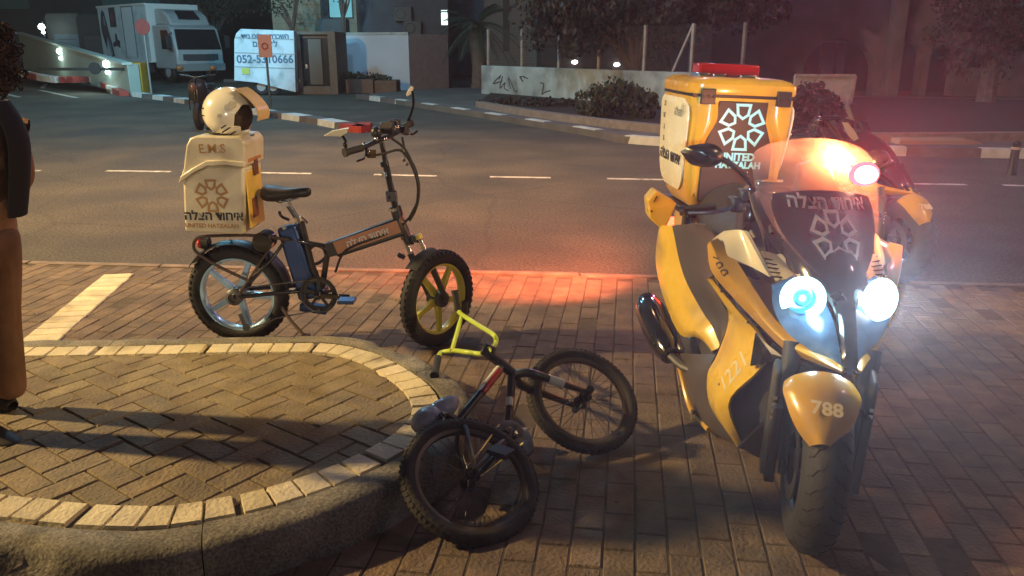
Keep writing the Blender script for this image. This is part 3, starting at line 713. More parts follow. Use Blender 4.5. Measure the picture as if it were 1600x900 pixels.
# ------------------------------------------------------------------ box truck
def make_truck():
    a = P(333, 128); M = Matrix.Translation((-13.1, 35.2, 0)) @ Matrix.Rotation(R(-42), 4, 'Z') @ Matrix.Scale(1.04, 4)
    # local: +X forward, cab front at x=0, body to negative x, y lateral
    t = thing('box_truck', 'pale blue white box truck with posters on its side and an air deflector', 'truck', M=M)
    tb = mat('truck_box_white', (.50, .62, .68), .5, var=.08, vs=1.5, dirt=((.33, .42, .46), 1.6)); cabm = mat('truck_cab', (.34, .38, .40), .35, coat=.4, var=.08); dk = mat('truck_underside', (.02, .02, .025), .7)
    gl = mat('vehicle_glass', (.008, .010, .014), .12, coat=1)
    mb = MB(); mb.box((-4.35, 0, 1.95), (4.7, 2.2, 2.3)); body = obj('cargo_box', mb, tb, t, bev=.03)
    mb = MB(); mb.box((-4.35, -1.11, 3.07), (4.72, .06, .09)); mb.box((-4.35, -1.11, .83), (4.72, .06, .09)); mb.box((-2.0, 0, 1.95), (.06, 2.24, 2.3)); obj('rail', mb, mat('rail_light', (.55, .6, .6), .5), body)
    # pictures on the side facing the camera (local -y)
    y = -1.115
    pd = mat('poster_navy', (.02, .035, .06), .5); pg_ = mat('poster_blue_grey', (.16, .25, .32), .5)
    mb = MB()   # long haired figure
    fig = [(-6.35, 2.75), (-6.2, 2.95), (-6.0, 2.85), (-5.85, 2.4), (-5.8, 2.15), (-5.6, 1.6), (-5.45, 1.0), (-5.75, 1.0), (-6.05, 1.75), (-6.15, 1.3), (-6.35, 1.7), (-6.5, 2.1), (-6.45, 2.4)]
    mb.prism([(x, y, z) for x, z in fig], (0, -.006, 0)); pf = obj('poster', mb, pd, body)
    mb = MB(); mb.prism([(x, y - .008, z) for x, z in ((-6.14, 2.3), (-6.12, 2.7), (-6.0, 2.65), (-5.98, 2.3))], (0, -.004, 0)); mb.prism([(x, y - .008, z) for x, z in ((-5.95, 1.85), (-5.72, 1.5), (-5.6, 1.05), (-5.75, 1.05), (-6.02, 1.7))], (0, -.004, 0)); obj('print', mb, pg_, pf)
    mb = MB(); mb.box((-5.2, y, 2.65), (.62, .012, .85)); pf = obj('poster', mb, pd, body)
    mb = MB(); mb.sphere((-5.2, y - .01, 2.6), (.16, .008, .2), 14, 8); obj('print', mb, mat('poster_maroon', (.16, .05, .07), .5), pf)
    mb = MB(); mb.prism([(x, y, z) for x, z in ((-5.5, 1.55), (-5.2, 1.65), (-5.15, 1.95), (-5.0, 1.95), (-4.95, 1.7), (-4.75, 1.65), (-4.8, 1.35), (-5.1, 1.45), (-5.45, 1.4))], (0, -.006, 0)); obj('poster', mb, pd, body)
    mb = MB(); mb.box((-3.7, y, 2.0), (1.0, .02, 2.0)); dr = obj('side_door', mb, mat('truck_door', (.55, .66, .72), .5, var=.05), body, bev=.01)
    mb = MB(); mb.box((-4.22, y - .01, 2.0), (.05, .03, 2.05)); mb.box((-3.18, y - .01, 2.0), (.05, .03, 2.05)); mb.box((-3.7, y - .01, 3.02), (1.1, .03, .05)); obj('door_seal', mb, mat('seal_blue', (.08, .15, .2), .6), dr)
    # cab: extruded side profile
    prof_ = [(-1.9, .55), (-.08, .55), (0, .7), (0, 1.25), (-.28, 2.12), (-.5, 2.25), (-1.9, 2.25)]
    mb = MB(); mb.prism([(x, -1.0, z) for x, z in prof_], (0, 2.0, 0)); cab = obj('cab', mb, cabm, t, bev=.06)
    mb = MB(); mb.prism([(x, -.85, z) for x, z in ((-.5, 2.24), (-.75, 2.62), (-1.2, 2.85), (-1.85, 2.9), (-1.85, 2.24))], (0, 1.7, 0)); df = obj('air_deflector', mb, cabm, t, bev=.08)
    mb = MB(); mb.prism([(-.62, -.45, 2.46), (-.62, .45, 2.46), (-1.0, .4, 2.78), (-1.0, -.4, 2.78)], (.035, 0, .035)); obj('vent', mb, gl, df)
    mb = MB(); mb.prism([(-.012, -.92, 1.30), (-.012, .92, 1.30), (-.27, .86, 2.08), (-.27, -.86, 2.08)], (.03, 0, .008)); obj('windscreen', mb, gl, cab)
    mb = MB(); mb.box((.015, 0, 1.0), (.03, 1.5, .26)); obj('grille', mb, mat('truck_grille', (.05, .055, .06), .5), cab, bev=.01)
    mb = MB(); mb.box((-.02, 0, .62), (.16, 2.05, .3)); obj('bumper', mb, mat('truck_bumper', (.20, .22, .23), .5), cab, bev=.03)
    for s_ in (-1, 1):
        mb = MB(); mb.box((.02, s_ * .78, .80), (.06, .34, .17)); obj('headlight', mb, mat('lamp_glass_grey', (.4, .42, .42), .15, coat=1), cab, bev=.02)
        mb = MB(); mb.prism([(-.35, s_ * 1.003, 1.32), (-1.15, s_ * 1.003, 1.32), (-1.15, s_ * 1.003, 2.05), (-.55, s_ * 1.003, 2.05)], (0, s_ * .012, 0)); obj('side_window', mb, gl, cab)
        mb = MB(); mb.box((-.05, s_ * 1.25, 1.6), (.12, .2, .5)); mm = obj('mirror', mb, dk, cab, bev=.03); mb = MB(); mb.tube([(-.2, s_ * 1.0, 1.95), (-.08, s_ * 1.25, 1.85), (-.08, s_ * 1.25, 1.3), (-.2, s_ * 1.0, 1.25)], .02, 6); obj('mirror_arm', mb, dk, mm)
        for x in (-1.0, -5.2):
            mb = MB(); mb.torus((x, s_ * .85, .42), (0, 1, 0), .3, .13, 28, 10, sx=.9); wh = obj('wheel', mb, rubber, t); mb = MB(); mb.cyl((x, s_ * .75, .42), (x, s_ * .95, .42), .2, n=20); obj('rim', mb, mat('rim_grey', (.3, .3, .32)), wh)
    mb = MB(); mb.box((-3.8, 0, .62), (6, .9, .28)); mb.box((-3.2, -.9, .6), (1.3, .3, .45)); mb.box((-4.0, -.95, .45), (2.2, .04, .3)); obj('chassis', mb, dk, t, bev=.02)
make_truck()
# dark delivery bodies parked further left
for px0, px1, py0, py1, d, c1, c2, lab in ((77, 124, 20, 78, 47, (.09, .105, .11), (.13, .20, .26), 'grey van with a pale blue lower panel parked behind the ramp wall'), (126, 165, 22, 85, 45, (.055, .06, .066), (.09, .09, .10), 'darker grey box van parked between the blue panelled van and the poster truck')):
    a, b = D(px0, py1, d), D(px1, py0, d); wv = b.x - a.x; h = b.z
    t = thing('parked_van', lab, 'van', ((a.x + b.x) / 2, d, 0))
    vm = mat('van_body_%d' % px0, c1, .55, var=.15, vs=2); mb = MB(); mb.prism([(-wv / 2, 0, .5), (wv / 2, 0, .5), (wv / 2, 0, h * .93), (wv / 2 - .12, 0, h), (-wv / 2 + .12, 0, h), (-wv / 2, 0, h * .93)], (0, 4.2, 0)); bd = obj('van_body', mb, vm, t, bev=.04)
    mb = MB(); mb.box((.1, -.02, h * .50), (wv * .72, .04, h * .30)); obj('panel', mb, mat('van_panel_%d' % px0, c2, .5, var=.1), bd, bev=.01)
    for k in (-1, 1):
        mb = MB(); mb.box((.1, -.04, h * (.50 + .07 * k)), (wv * .5, .02, .05)); obj('trim', mb, mat('van_trim', (.05, .08, .10)), bd)
        mb = MB(); mb.torus((k * wv * .38, .5, .36), (1, 0, 0), .25, .11, 20, 8); obj('wheel', mb, rubber, t)
    mb = MB(); mb.box((0, -.05, .6), (wv, .12, .2)); obj('bumper', mb, black, bd, bev=.02)
    for k in (-1, 1): mb = MB(); mb.box((k * wv * .45, -.03, .95), (.12, .05, .25)); obj('tail_light', mb, redl, bd)

# ------------------------------------------------------------------ dark moped seen end-on behind the helmet
t = thing('dark_moped', 'dark parked moped seen end on just behind the white helmet', 'moped', P(322, 199), R(8))
mb = MB(); mb.torus((0, -.5, .26), (1, 0, 0), .2, .06, 24, 8); obj('front_wheel', mb, rubber, t)
mb = MB(); mb.torus((0, .6, .26), (1, 0, 0), .2, .06, 24, 8); obj('rear_wheel', mb, rubber, t)
mb = MB(); mb.surf([[(-.02, -.55, .5), (-.16, -.42, .55), (-.2, -.3, .35)], [(-.02, -.52, .8), (-.15, -.4, .8), (-.2, -.25, .6)], [(-.02, -.42, .95), (-.12, -.36, .92), (-.14, -.25, .85)]], th=.02); mb.mirror(); mb.box((0, .3, .55), (.3, .9, .35)); obj('body', mb, mat('dark_paint', (.02, .02, .025), .3, coat=.6), t, bev=.03)
mb = MB(); mb.box((0, .3, .77), (.26, .7, .1)); obj('seat', mb, black, t, bev=.04)
mb = MB(); mb.tube(cr([(-.33, -.2, 1.0), (-.15, -.3, .98), (0, -.33, .96), (.15, -.3, .98), (.33, -.2, 1.0)], 12), .018, 8); obj('handlebar', mb, black, t)
for s_ in (-1, 1): mb = MB(); mb.sphere((s_ * .3, -.27, 1.13), (.07, .02, .05)); mr = obj('mirror', mb, dgrey, t); mb = MB(); mb.cyl((s_ * .2, -.27, 1.0), (s_ * .28, -.27, 1.1), .008); obj('mirror_stem', mb, black, mr)
mb = MB(); mb.sphere((-.05, -.5, .78), (.07, .05, .09)); obj('headlight', mb, mat('lamp_glass_dull', (.10, .06, .06), .3), t)

# ------------------------------------------------------------------ trees and plants
t = thing('palm_tree', 'short palm tree with drooping fronds left of the wire fence', 'palm', (P(747, 141).x, P(747, 141).y, 0))
mb = MB(); pts = [(0, 0, 0), (.05, 0, .8), (-.03, 0, 1.6), (.0, 0, 2.2)]; mb.tube(cr(pts, 20), [.24 + .03 * (k % 2) for k in range(21)], 12); obj('trunk', mb, bark, t)
rp = random.Random(8)
for k in range(30):
    q = k * 2.4; el = rp.uniform(-.4, 1.2); L = rp.uniform(1.1, 1.6); mb = MB(); pts = []
    for s_ in range(9):
        u_ = s_ / 8; r_ = L * u_ * math.cos(el * .75); pts.append(Vector((math.cos(q) * r_, math.sin(q) * r_, 2.25 + L * u_ * math.sin(el) - .75 * u_ * u_ * (1.1 - el * .3))))
    mb.tube(pts, .012, 5)
    for s_ in range(1, 26):
        u_ = s_ / 25; i_ = min(int(u_ * 8), 7); p = pts[i_].lerp(pts[i_ + 1], u_ * 8 - i_); tt = (pts[i_ + 1] - pts[i_]).normalized(); sd = tt.cross(Vector((0, 0, 1))).normalized()
        for s2 in (-1, 1):
            l = .42 * math.sin(math.pi * (.12 + .8 * u_)); e = p + (sd * s2 + tt * .7 + Vector((0, 0, -.35))).normalized() * l; mb.add([p, p + tt * .035, e], [(0, 1, 2)])
    obj('frond', mb, palmleaf, t, fix=False, ang=180)

def tree(name, label, base, lean, h, blobs, count, size, m, seed, limbs=7, r0=.2, cat='tree', group=None):
    t = thing(name, label, cat, base, group=group); r = random.Random(seed)
    mb = MB(); fork = Vector((lean[0], lean[1], h)); mb.tube(cr([(0, 0, -.1), (lean[0] * .25, lean[1] * .3, h * .4), fork], 10), [r0 * (1.25 - .055 * k) for k in range(11)], 10)
    tr = obj('trunk', mb, bark, t)
    for k in range(limbs):
        c, rad = blobs[k % len(blobs)]; e = Vector(c) + Vector((r.uniform(-.5, .5) * rad[0], r.uniform(-.5, .5) * rad[1], r.uniform(-.2, .5) * rad[2]))
        mid = fork.lerp(e, .5) + Vector((r.uniform(-.3, .3), r.uniform(-.2, .2), r.uniform(.0, .4)))
        mb = MB(); mb.tube(cr([fork - Vector((0, 0, .1)), mid, e], 10), [r0 * .62 * (1 - .085 * j) for j in range(11)], 8); obj('limb', mb, bark, tr)
    leafmesh('crown', blobs, count, size, m, t, seed)
    return t
b = P(990, 168); b.z = .12
tree('street_tree', 'broad dark tree with a forked leaning trunk over the low white wall', b, (.0, 0), .85,
     [((-1.6, 0, 2.2), (1.9, 1.6, 1.2)), ((.6, 0, 2.3), (1.9, 1.8, 1.4)), ((2.1, .2, 2.9), (1.6, 1.5, 1.3)), ((-2.0, .3, 3.6), (1.4, 1.3, 1.1)), ((0, 0, 4.4), (2.8, 2, 1.4)), ((-.3, -.2, 2.15), (1.1, .9, .55))], 42000, .155, leaf2, 11, limbs=8, r0=.17)
b = P(1062, 170); b.z = .12; b.y += 1.5
tree('street_tree', 'second dark tree right of the forked one, behind the yellow top box', b, (-.2, .1), 1.2,
     [((.4, 0, 2.6), (1.6, 1.4, 1.1)), ((1.9, 0, 2.7), (1.6, 1.4, 1.1)), ((3.4, .2, 3.7), (1.6, 1.3, 1.1)), ((.9, 0, 4.5), (2.2, 1.6, 1.2))], 30000, .155, leaf2, 12, limbs=6, r0=.15)
b = P(965, 196)
bush = leafmesh('bush', [((b.x - .35, b.y, .45), (.62, .5, .42)), ((b.x + .35, b.y, .42), (.6, .5, .42)), ((b.x, b.y + .1, .55), (.5, .5, .42))], 5200, .11, leaf, seed=21)
bush['label'] = 'round dark bush under the tree in front of the stained white wall'; bush['category'] = 'bush'
b = P(820, 176); gl_ = leafmesh('creeping_shrub', [((b.x - .4, b.y + .6, .2), (.9, .4, .14)), ((b.x + .6, b.y, .2), (1.0, .45, .18))], 2600, .08, leaf2, seed=22)
gl_['label'] = 'low scrubby plants along the foot of the white wall, left of the bush'; gl_['category'] = 'shrub'
b = D(1272, 215, 14.5); bb = leafmesh('bush', [((b.x - .15, 14.5, .5), (.55, .5, .55)), ((b.x - .6, 14.4, .4), (.5, .5, .45)), ((b.x + .25, 14.6, .35), (.4, .4, .4))], 5200, .11, leaf2, seed=23)
bb['label'] = 'tall dark bush right of the yellow top box, before the pale gate'; bb['category'] = 'bush'
b = D(1560, 40, 21); tree('street_tree', 'tall dark tree rising beside the arcade building at the right edge', (b.x, 21, .1), (0, 0), 2.0, [((0, 0, 2.2), (1.9, 1.4, 1.9)), ((-1.4, .3, 4.8), (1.8, 1.5, 1.4)), ((2, 0, 3.6), (2.2, 1.6, 2.2))], 26000, .14, leaf2, 31, limbs=5, r0=.2)
b = D(330, 20, 47); tree('street_tree', 'dim tree behind the truck cab at the top left', (b.x, 47, 0), (0, 0), 2.0, [((0, 0, 4), (2.6, 2, 1.8)), ((2, 0, 4.4), (1.8, 1.6, 1.5))], 9000, .2, leaf, 32, limbs=5, r0=.18)
b = D(462, 60, 35); t = tree('slender_tree', 'thin nearly bare young tree before the pale stone building', (b.x, 35, 0), (-.1, 0), 2.2, [((-.6, 0, 3.0), (.8, .6, .6)), ((.2, 0, 3.7), (.8, .6, .7))], 500, .13, leaf, 33, limbs=8, r0=.1)
b = D(541, 60, 34); t = tree('slender_tree', 'thin dark stem in front of the lit cyan window', (b.x, 34, 0), (-.1, 0), 2.6, [((0, 0, 3.6), (.8, .6, .7)), ((.2, 0, 4.2), (.6, .5, .5))], 300, .12, leaf, 34, limbs=5, r0=.09)
# pale gate panel and bollard
a, b = D(1242, 118, 15.6), D(1336, 118, 15.6); t = thing('site_gate', 'pale blank sheet gate standing behind the tall bush', 'gate')
mb = MB(); mb.prism([(a.x, 15.6, .12), (b.x - .12, 15.6, .12), (b.x, 15.6, a.z), (a.x, 15.6, a.z)], (0, .05, 0)); obj('gate_panel', mb, mat('gate_white', (.42, .38, .38), .7, var=.15), t, bev=.005)
mb = MB(); mb.beam((a.x, 15.58, a.z), (b.x, 15.58, a.z), .05, .05); mb.beam((b.x - .06, 15.58, .12), (b.x, 15.58, a.z), .05, .05, up=(0, 1, 0)); obj('gate_frame', mb, post_m, t)
b = P(1580, 273); t = thing('bollard', 'short black bollard with a pale band at the right edge of the road', 'bollard', b)
mb = MB(); mb.lathe([(0, 0), (.065, 0), (.06, .02), (.05, .05), (.05, .36), (.0, .36)], n=20); obj('post', mb, black, t)
mb = MB(); mb.lathe([(.0, .315), (.056, .315), (.056, .345), (0, .345)], n=20); obj('band', mb, mat('band_pale', (.45, .4, .32), .6), t)
mb = MB(); mb.sphere((0, 0, .385), (.048, .048, .045)); obj('cap', mb, black, t)
b = D(1480, 233, 12.3); t = thing('kerb_ramp_stone', 'low pale rounded kerb block beyond the road at the right', 'kerb block', (b.x - .1, 12.2, 0))
mb = MB(); mb.prism([(-.7, 0, 0), (.75, 0, 0), (.55, 0, .14), (.3, 0, .2), (-.7, 0, .2)], (0, .4, 0)); obj('block', mb, mat('block_sandy', (.36, .26, .18), .8), t, bev=.03)

# ================================================================== wheels
spoke_m = mat('spoke_metal', (.12, .12, .13), .45, metal=.9)
def T_axis(c, ax):
    a, b, x = basis(ax); return Matrix.Translation(Vector(c)) @ Matrix((a, b, x)).transposed().to_4x4()
def cast_wheel(parent, name, c, ax, Ro, tr, rimw, tm, rm, nsp=5, knob=True, sx=1.0, ph=0, hubm=None, disc=True):
    """fat tyre on a cast rim; tyre is the part, rim and hub are its pieces"""
    c = Vector(c); TM = T_axis(c, ax); mb = MB(); mb.T = TM; Rc = Ro - tr
    mb.lathe([(Rc + tr * math.cos(q) * (1 if math.cos(q) > 0 else .85), tr * sx * math.sin(q)) for q in [2 * math.pi * k / 14 for k in range(14)]], (0, 0, 0), (0, 0, 1), 56, True)
    if knob:
        n = 46
        for k in range(n):
            for s_, rr, off_ in ((-1, .62, 0), (0, .99, .5), (1, .62, 0)):
                q = 2 * math.pi * (k + off_) / n; h = s_ * tr * sx * .72; r_ = Rc + tr * (1.0 if s_ == 0 else .73)
                rot = Matrix.Rotation(q, 3, 'Z') @ Matrix.Rotation(s_ * -.75, 3, 'Y')
                mb.box((r_ * math.cos(q), r_ * math.sin(q), h), (.005, .017, tr * .5), rot)
    ty = obj(name, mb, tm, parent)
    ri = Rc - tr * .62; mb = MB(); mb.T = TM
    mb.lathe([(ri + .006, -rimw), (ri + .002, -rimw), (ri - .012, -rimw * .75), (ri - .017, 0), (ri - .012, rimw * .75), (ri + .002, rimw), (ri + .006, rimw), (ri - .002, 0)], (0, 0, 0), (0, 0, 1), 56, True)
    for k in range(nsp):
        q = 2 * math.pi * k / nsp + ph; d = Vector((math.cos(q), math.sin(q), 0))
        mb.beam(d * .028, d * (ri - .008), .038, .030, up=(0, 0, 1), wd2=.024, ht2=.022)
    obj('rim', mb, rm, ty, bev=.003)
    mb = MB(); mb.T = TM; mb.cyl((0, 0, -.045), (0, 0, .045), .042, n=24); mb.cyl((0, 0, -.06), (0, 0, .06), .016)
    obj('hub', mb, hubm or mgrey, ty, bev=.003)
    if disc:
        mb = MB(); mb.T = TM; mb.lathe([(.055, .038), (.088, .038), (.088, .041), (.055, .041)], n=36, closed=True)
        for k in range(6): q = k * math.pi / 3; mb.beam((.03 * math.cos(q), .03 * math.sin(q), .0395), (.06 * math.cos(q + .3), .06 * math.sin(q + .3), .0395), .01, .002, up=(0, 0, 1))
        obj('brake_disc', mb, spoke_m, ty)
    return ty
def spoked_wheel(parent, name, c, ax, Ro, tr, tm, rm):
    c = Vector(c); TM = T_axis(c, ax); mb = MB(); mb.T = TM; Rc = Ro - tr
    mb.torus((0, 0, 0), (0, 0, 1), Rc, tr, 64, 12)
    n = 70
    for k in range(n):
        for s_ in (-1, 1):
            q = 2 * math.pi * (k + .25 * s_) / n; rot = Matrix.Rotation(q, 3, 'Z') @ Matrix.Rotation(s_ * -.6, 3, 'Y')
            mb.box(((Rc + tr * .86) * math.cos(q), (Rc + tr * .86) * math.sin(q), s_ * tr * .5), (.004, .012, .014), rot)
    ty = obj(name, mb, tm, parent); ri = Rc - tr * .7; mb = MB(); mb.T = TM
    mb.lathe([(ri + .004, -.013), (ri - .004, -.015), (ri - .016, -.010), (ri - .016, .010), (ri - .004, .015), (ri + .004, .013)], n=64, closed=True); obj('rim', mb, rm, ty)
    mb = MB(); mb.T = TM; mb.cyl((0, 0, -.045), (0, 0, .045), .017, n=16)
    for s_ in (-1, 1): mb.cyl((0, 0, s_ * .028), (0, 0, s_ * .034), .028, n=20); mb.cyl((0, 0, s_ * .045), (0, 0, s_ * .062), .009)
    obj('hub', mb, black, ty)
    mb = MB(); mb.T = TM
    for k in range(32):
        s_ = 1 if k % 2 else -1; q = 2 * math.pi * k / 32; q2 = q + (.55 if (k // 2) % 2 else -.55)
        mb.cyl((.024 * math.cos(q2), .024 * math.sin(q2), s_ * .031), ((ri - .013) * math.cos(q), (ri - .013) * math.sin(q), 0), .0013, n=4)
    obj('spokes', mb, spoke_m, ty); return ty

# ================================================================== electric folding bicycle
EM = Matrix.Translation((-1.44, 4.10, .012)) @ Matrix.Rotation(R(-3), 4, 'Z')
def E_(px, py, y=0): return onplane(EM, px, py, 1, y)
bike = thing('electric_bicycle', 'black folding electric bicycle with fat tyres and cream delivery box behind the island', 'electric bicycle', M=EM)
rimblue = mat('rim_silver_blue_lit', (.42, .66, .90), .3, metal=.2, coat=.4); rimyel = mat('rim_yellow', (.85, .78, .10), .35, coat=.5)  # rear rim is silver, the blue light on it is painted into the colour
rc = E_(374, 463); rc.z = .268; rc.y = 0
cast_wheel(bike, 'rear_wheel', rc, (0, -1, 0), .268, .043, .03, rubber, rimblue, ph=.55, disc=False)
STE = R(55); fd = Vector((math.cos(STE), math.sin(STE), 0)); fax = Vector((math.sin(STE), -math.cos(STE), 0))
fc = E_(684, 467); fc.z = .258; fc.y = 0
cast_wheel(bike, 'front_wheel', fc, fax, .258, .042, .028, rubber, rimyel, ph=.35, disc=False)
frm = mat('frame_black', (.014, .015, .022), .3, coat=.6, var=.1); beamm = mat('frame_brown_panel', (.34, .15, .075), .45, var=.12); grayl = mat('lettering_grey', (.55, .50, .50), .5)
bb = E_(503, 455); mb = MB()
for s_ in (-1, 1):
    mb.tube([rc + Vector((0, s_ * .075, 0)), bb.lerp(rc, .25) + Vector((0, s_ * .055, .02)), bb + Vector((0, s_ * .035, 0))], .012, 8)
    mb.tube([rc + Vector((0, s_ * .075, 0)), E_(425, 405, s_ * .06), E_(448, 372, s_ * .03)], .009, 8)
    mb.tube([E_(448, 372, s_ * .03), E_(485, 380, s_ * .02), E_(518, 386, 0)], .012, 8)
mb.tube([bb, E_(487, 415), E_(470, 345)], .019, 12); mb.tube([bb, E_(508, 420), E_(512, 395)], .016, 10)
mb.tube(cr([E_(478, 398), E_(490, 384), E_(505, 388), E_(508, 402), E_(495, 412), E_(481, 410), E_(478, 398)], 18), .009, 8)
mb.beam(E_(512, 390), E_(531, 385), .055, .075); mb.cyl(bb - Vector((0, .045, 0)), bb + Vector((0, .045, 0)), .026)
obj('rear_frame', mb, frm, bike, bev=.002)
b0, b1 = E_(524, 389), E_(631, 352); mb = MB(); mb.beam(b0, b1, .062, .088, ht2=.098); mbm = obj('main_beam', mb, frm, bike, bev=.012)
up_ = Vector((-(b1 - b0).z, 0, (b1 - b0).x)).normalized()
mb = MB(); mb.beam(b0.lerp(b1, .03) + up_ * .008 - Vector((0, .032, 0)), b1.lerp(b0, .05) + up_ * .008 - Vector((0, .032, 0)), .004, .066); obj('side_panel', mb, beamm, mbm, bev=.001)
text(heb('איחוד הצלה'), .048, grayl, mbm, b0.lerp(b1, .5) + up_ * .006 - Vector((0, .036, 0)), (b1 - b0), up_, bold=.001)
mb = MB(); hb0, hb1 = E_(620, 335), E_(641, 381); mb.tube([hb0, hb1], .026, 14); mb.tube([E_(617, 322), E_(622, 338)], .03, 14); obj('head_tube', mb, frm, bike, bev=.003)
mb = MB(); mb.tube([E_(596, 222), E_(604, 262)], .013, 10); mb.tube([E_(603, 258), E_(618, 325)], .017, 10); mb.tube([E_(600, 252), E_(602, 260)], .022, 10); mb.beam(E_(611, 298, -.0), E_(613, 314, -.0), .045, .05); obj('stem', mb, frm, bike, bev=.002)
for q_ in ((E_(601, 268), E_(602.5, 275), .019), (E_(616, 324), E_(617, 329), .033), (E_(607, 309, -.03), E_(604, 310, -.06), .006)): mb = MB(); mb.cyl(*q_); obj('clamp_ring', mb, chrome, bike)
# suspension fork turned with the wheel
cw = E_(643, 372, 0); mb = MB(); crown = cw; tops = []
for s_ in (-1, 1):
    tp = crown + fax * (s_ * .062); ax_ = fc + fax * (s_ * .062); dn = (ax_ - tp); tops.append((tp, ax_))
    mb.tube([tp + dn * .28, ax_], [.019, .015], 12)
mb.beam(tops[0][0], tops[1][0], .035, .03, up=(0, 0, 1)); mb.tube([hb1, crown + Vector((0, 0, .01))], .02)
fk_ = obj('fork', mb, frm, bike, bev=.003)
for tp, ax_ in tops: mb = MB(); mb.tube([tp - (ax_ - tp) * .06, tp + (ax_ - tp) * .30], .013, 12); obj('fork_stanchion', mb, chrome, fk_)
mb = MB()
for tp, ax_ in tops[1:]: mb.tube([tp + (ax_ - tp) * -.09, tp + (ax_ - tp) * -.02], .018, 12)
obj('fork_knob', mb, mat('knob_yellow', (.6, .45, .1), .4), fk_)
mb = MB(); rows = []
for k in (-1, 0, 1):
    rows.append([fc + (fd * math.cos(q) + Vector((0, 0, 1)) * math.sin(q)) * (.285 - abs(k) * .012) + fax * (k * .04) for q in [R(x) for x in (134, 126, 118, 110, 102, 96)]])
mb.surf(rows, 14, 4, .004); obj('front_mudguard', mb, rubber, bike)
mb = MB(); rows = []
for k in (-1, 0, 1): rows.append([rc + Vector((math.cos(q), 0, math.sin(q))) * (.293 - abs(k) * .012) + Vector((0, k * .055, 0)) for q in [R(x) for x in (8, 30, 55, 80, 105, 128, 146)]])
mb.surf(rows, 20, 4, .004); obj('rear_mudguard', mb, black, bike)
# rack
rack = mat('rack_tube', (.05, .032, .028), .35, coat=.5); mb = MB()
for s_ in (-1, 1):
    pts = [E_(452, 375, s_ * .06), E_(400, 368, s_ * .08), E_(325, 369, s_ * .08), E_(306, 374, s_ * .08), E_(303, 388, s_ * .08), E_(315, 400, s_ * .08), E_(345, 418, s_ * .08), E_(392, 440, s_ * .075)]
    mb.tube(cr(pts, 40), .0085, 8); mb.tube([E_(418, 392, s_ * .08), rc + Vector((.02, s_ * .08, 0))], .007, 6)
for px in (330, 360, 395): mb.tube([E_(px, 369, -.08), E_(px, 369, .08)], .007, 6)
rk = obj('rear_rack', mb, rack, bike)
mb = MB(); c = E_(314, 380, -.02); mb.sphere(c, (.02, .035, .028), 16, 10); obj('tail_light', mb, redl, bike)
mb = MB(); mb.cyl(c + Vector((.005, 0, 0)), c + Vector((.045, 0, 0)), .03); obj('tail_light_housing', mb, black, bike)
mb = MB(); c = E_(414, 376, -.04); mb.cyl(c - Vector((0, .05, 0)), c + Vector((0, .05, 0)), .052, n=24); obj('horn', mb, gloss, bike, bev=.008)
mb = MB(); mb.beam(E_(449, 352), E_(484, 466), .075, .105, up=(1, 0, 0)); bt = obj('battery', mb, bluem, bike, bev=.018)
mb = MB(); mb.tube(cr([E_(436, 330), E_(440, 338), E_(452, 344)], 8), .008, 8); obj('battery_handle', mb, frm, bt)
mb = MB(); c = E_(444, 356, -.04); mb.cyl(c + Vector((0, -.004, 0)), c + Vector((0, .01, 0)), .010); obj('key_lock', mb, chrome, bt)
mb = MB(); mb.beam(E_(470, 478), E_(512, 484), .06, .045); obj('controller_box', mb, bluem, bike, bev=.008)
# saddle
mb = MB(); s0 = E_(449, 305); prof = []
for x, hw, z0, z1 in ((-.125, .035, .0, .035), (-.11, .075, -.025, .05), (-.06, .085, -.03, .045), (0, .055, -.02, .035), (.06, .028, -.012, .038), (.105, .02, -.006, .04), (.122, .008, .006, .032)):
    prof.append([s0 + Vector((x, hw * math.cos(q), (z0 + z1) / 2 + (z1 - z0) / 2 * math.sin(q))) for q in [2 * math.pi * k / 12 for k in range(13)]])
mb.surf(prof, 24, 18, .0015); sd = obj('saddle', mb, mat('saddle_black', (.016, .015, .016), .5), bike)
mb = MB()
for s_ in (-1, 1): mb.tube(cr([s0 + Vector((-.09, s_ * .03, -.01)), s0 + Vector((-.02, s_ * .022, -.035)), s0 + Vector((.08, s_ * .01, -.005))], 10), .004, 6)
mb.box(s0 + Vector((-.01, 0, -.042)), (.04, .05, .025)); obj('saddle_rail', mb, chrome, sd)
mb = MB(); mb.tube([s0 + Vector((-.0, 0, -.05)), E_(470, 350)], .0145, 12); sp__ = obj('seat_post', mb, frm, bike)
mb = MB(); mb.tube([E_(465, 338), E_(468, 348)], .022); mb.cyl(E_(472, 340, -.02), E_(480, 348, -.04), .006); obj('seat_clamp', mb, chrome, sp__)
# drive train
mb = MB(); mb.lathe([(.070, -.003), (.086, -.003), (.088, 0), (.086, .003), (.070, .003)], bb - Vector((0, .055, 0)), (0, 1, 0), 40, True)
for k in range(5): q = k * 1.2566 + .3; mb.beam(bb - Vector((0, .055, 0)), bb + Vector((math.cos(q) * .075, -.055, math.sin(q) * .075)), .016, .005, up=(0, 1, 0))
mb.lathe([(.088, -.002), (.098, -.004), (.1, 0), (.098, .004), (.088, .002)], bb - Vector((0, .064, 0)), (0, 1, 0), 40, True)
obj('chainring', mb, black, bike)
mb = MB(); p1 = E_(545, 466, -.10); p2 = bb * 2 - p1; p2.y = .10; mb.beam(bb - Vector((0, .08, 0)), p1 + Vector((0, .02, 0)), .018, .026); mb.sphere(bb - Vector((0, .08, 0)), .022); obj('crank', mb, gloss, bike, bev=.003); mb = MB(); mb.beam(bb + Vector((0, .08, 0)), p2 - Vector((0, .02, 0)), .018, .026); obj('crank', mb, gloss, bike, bev=.003)
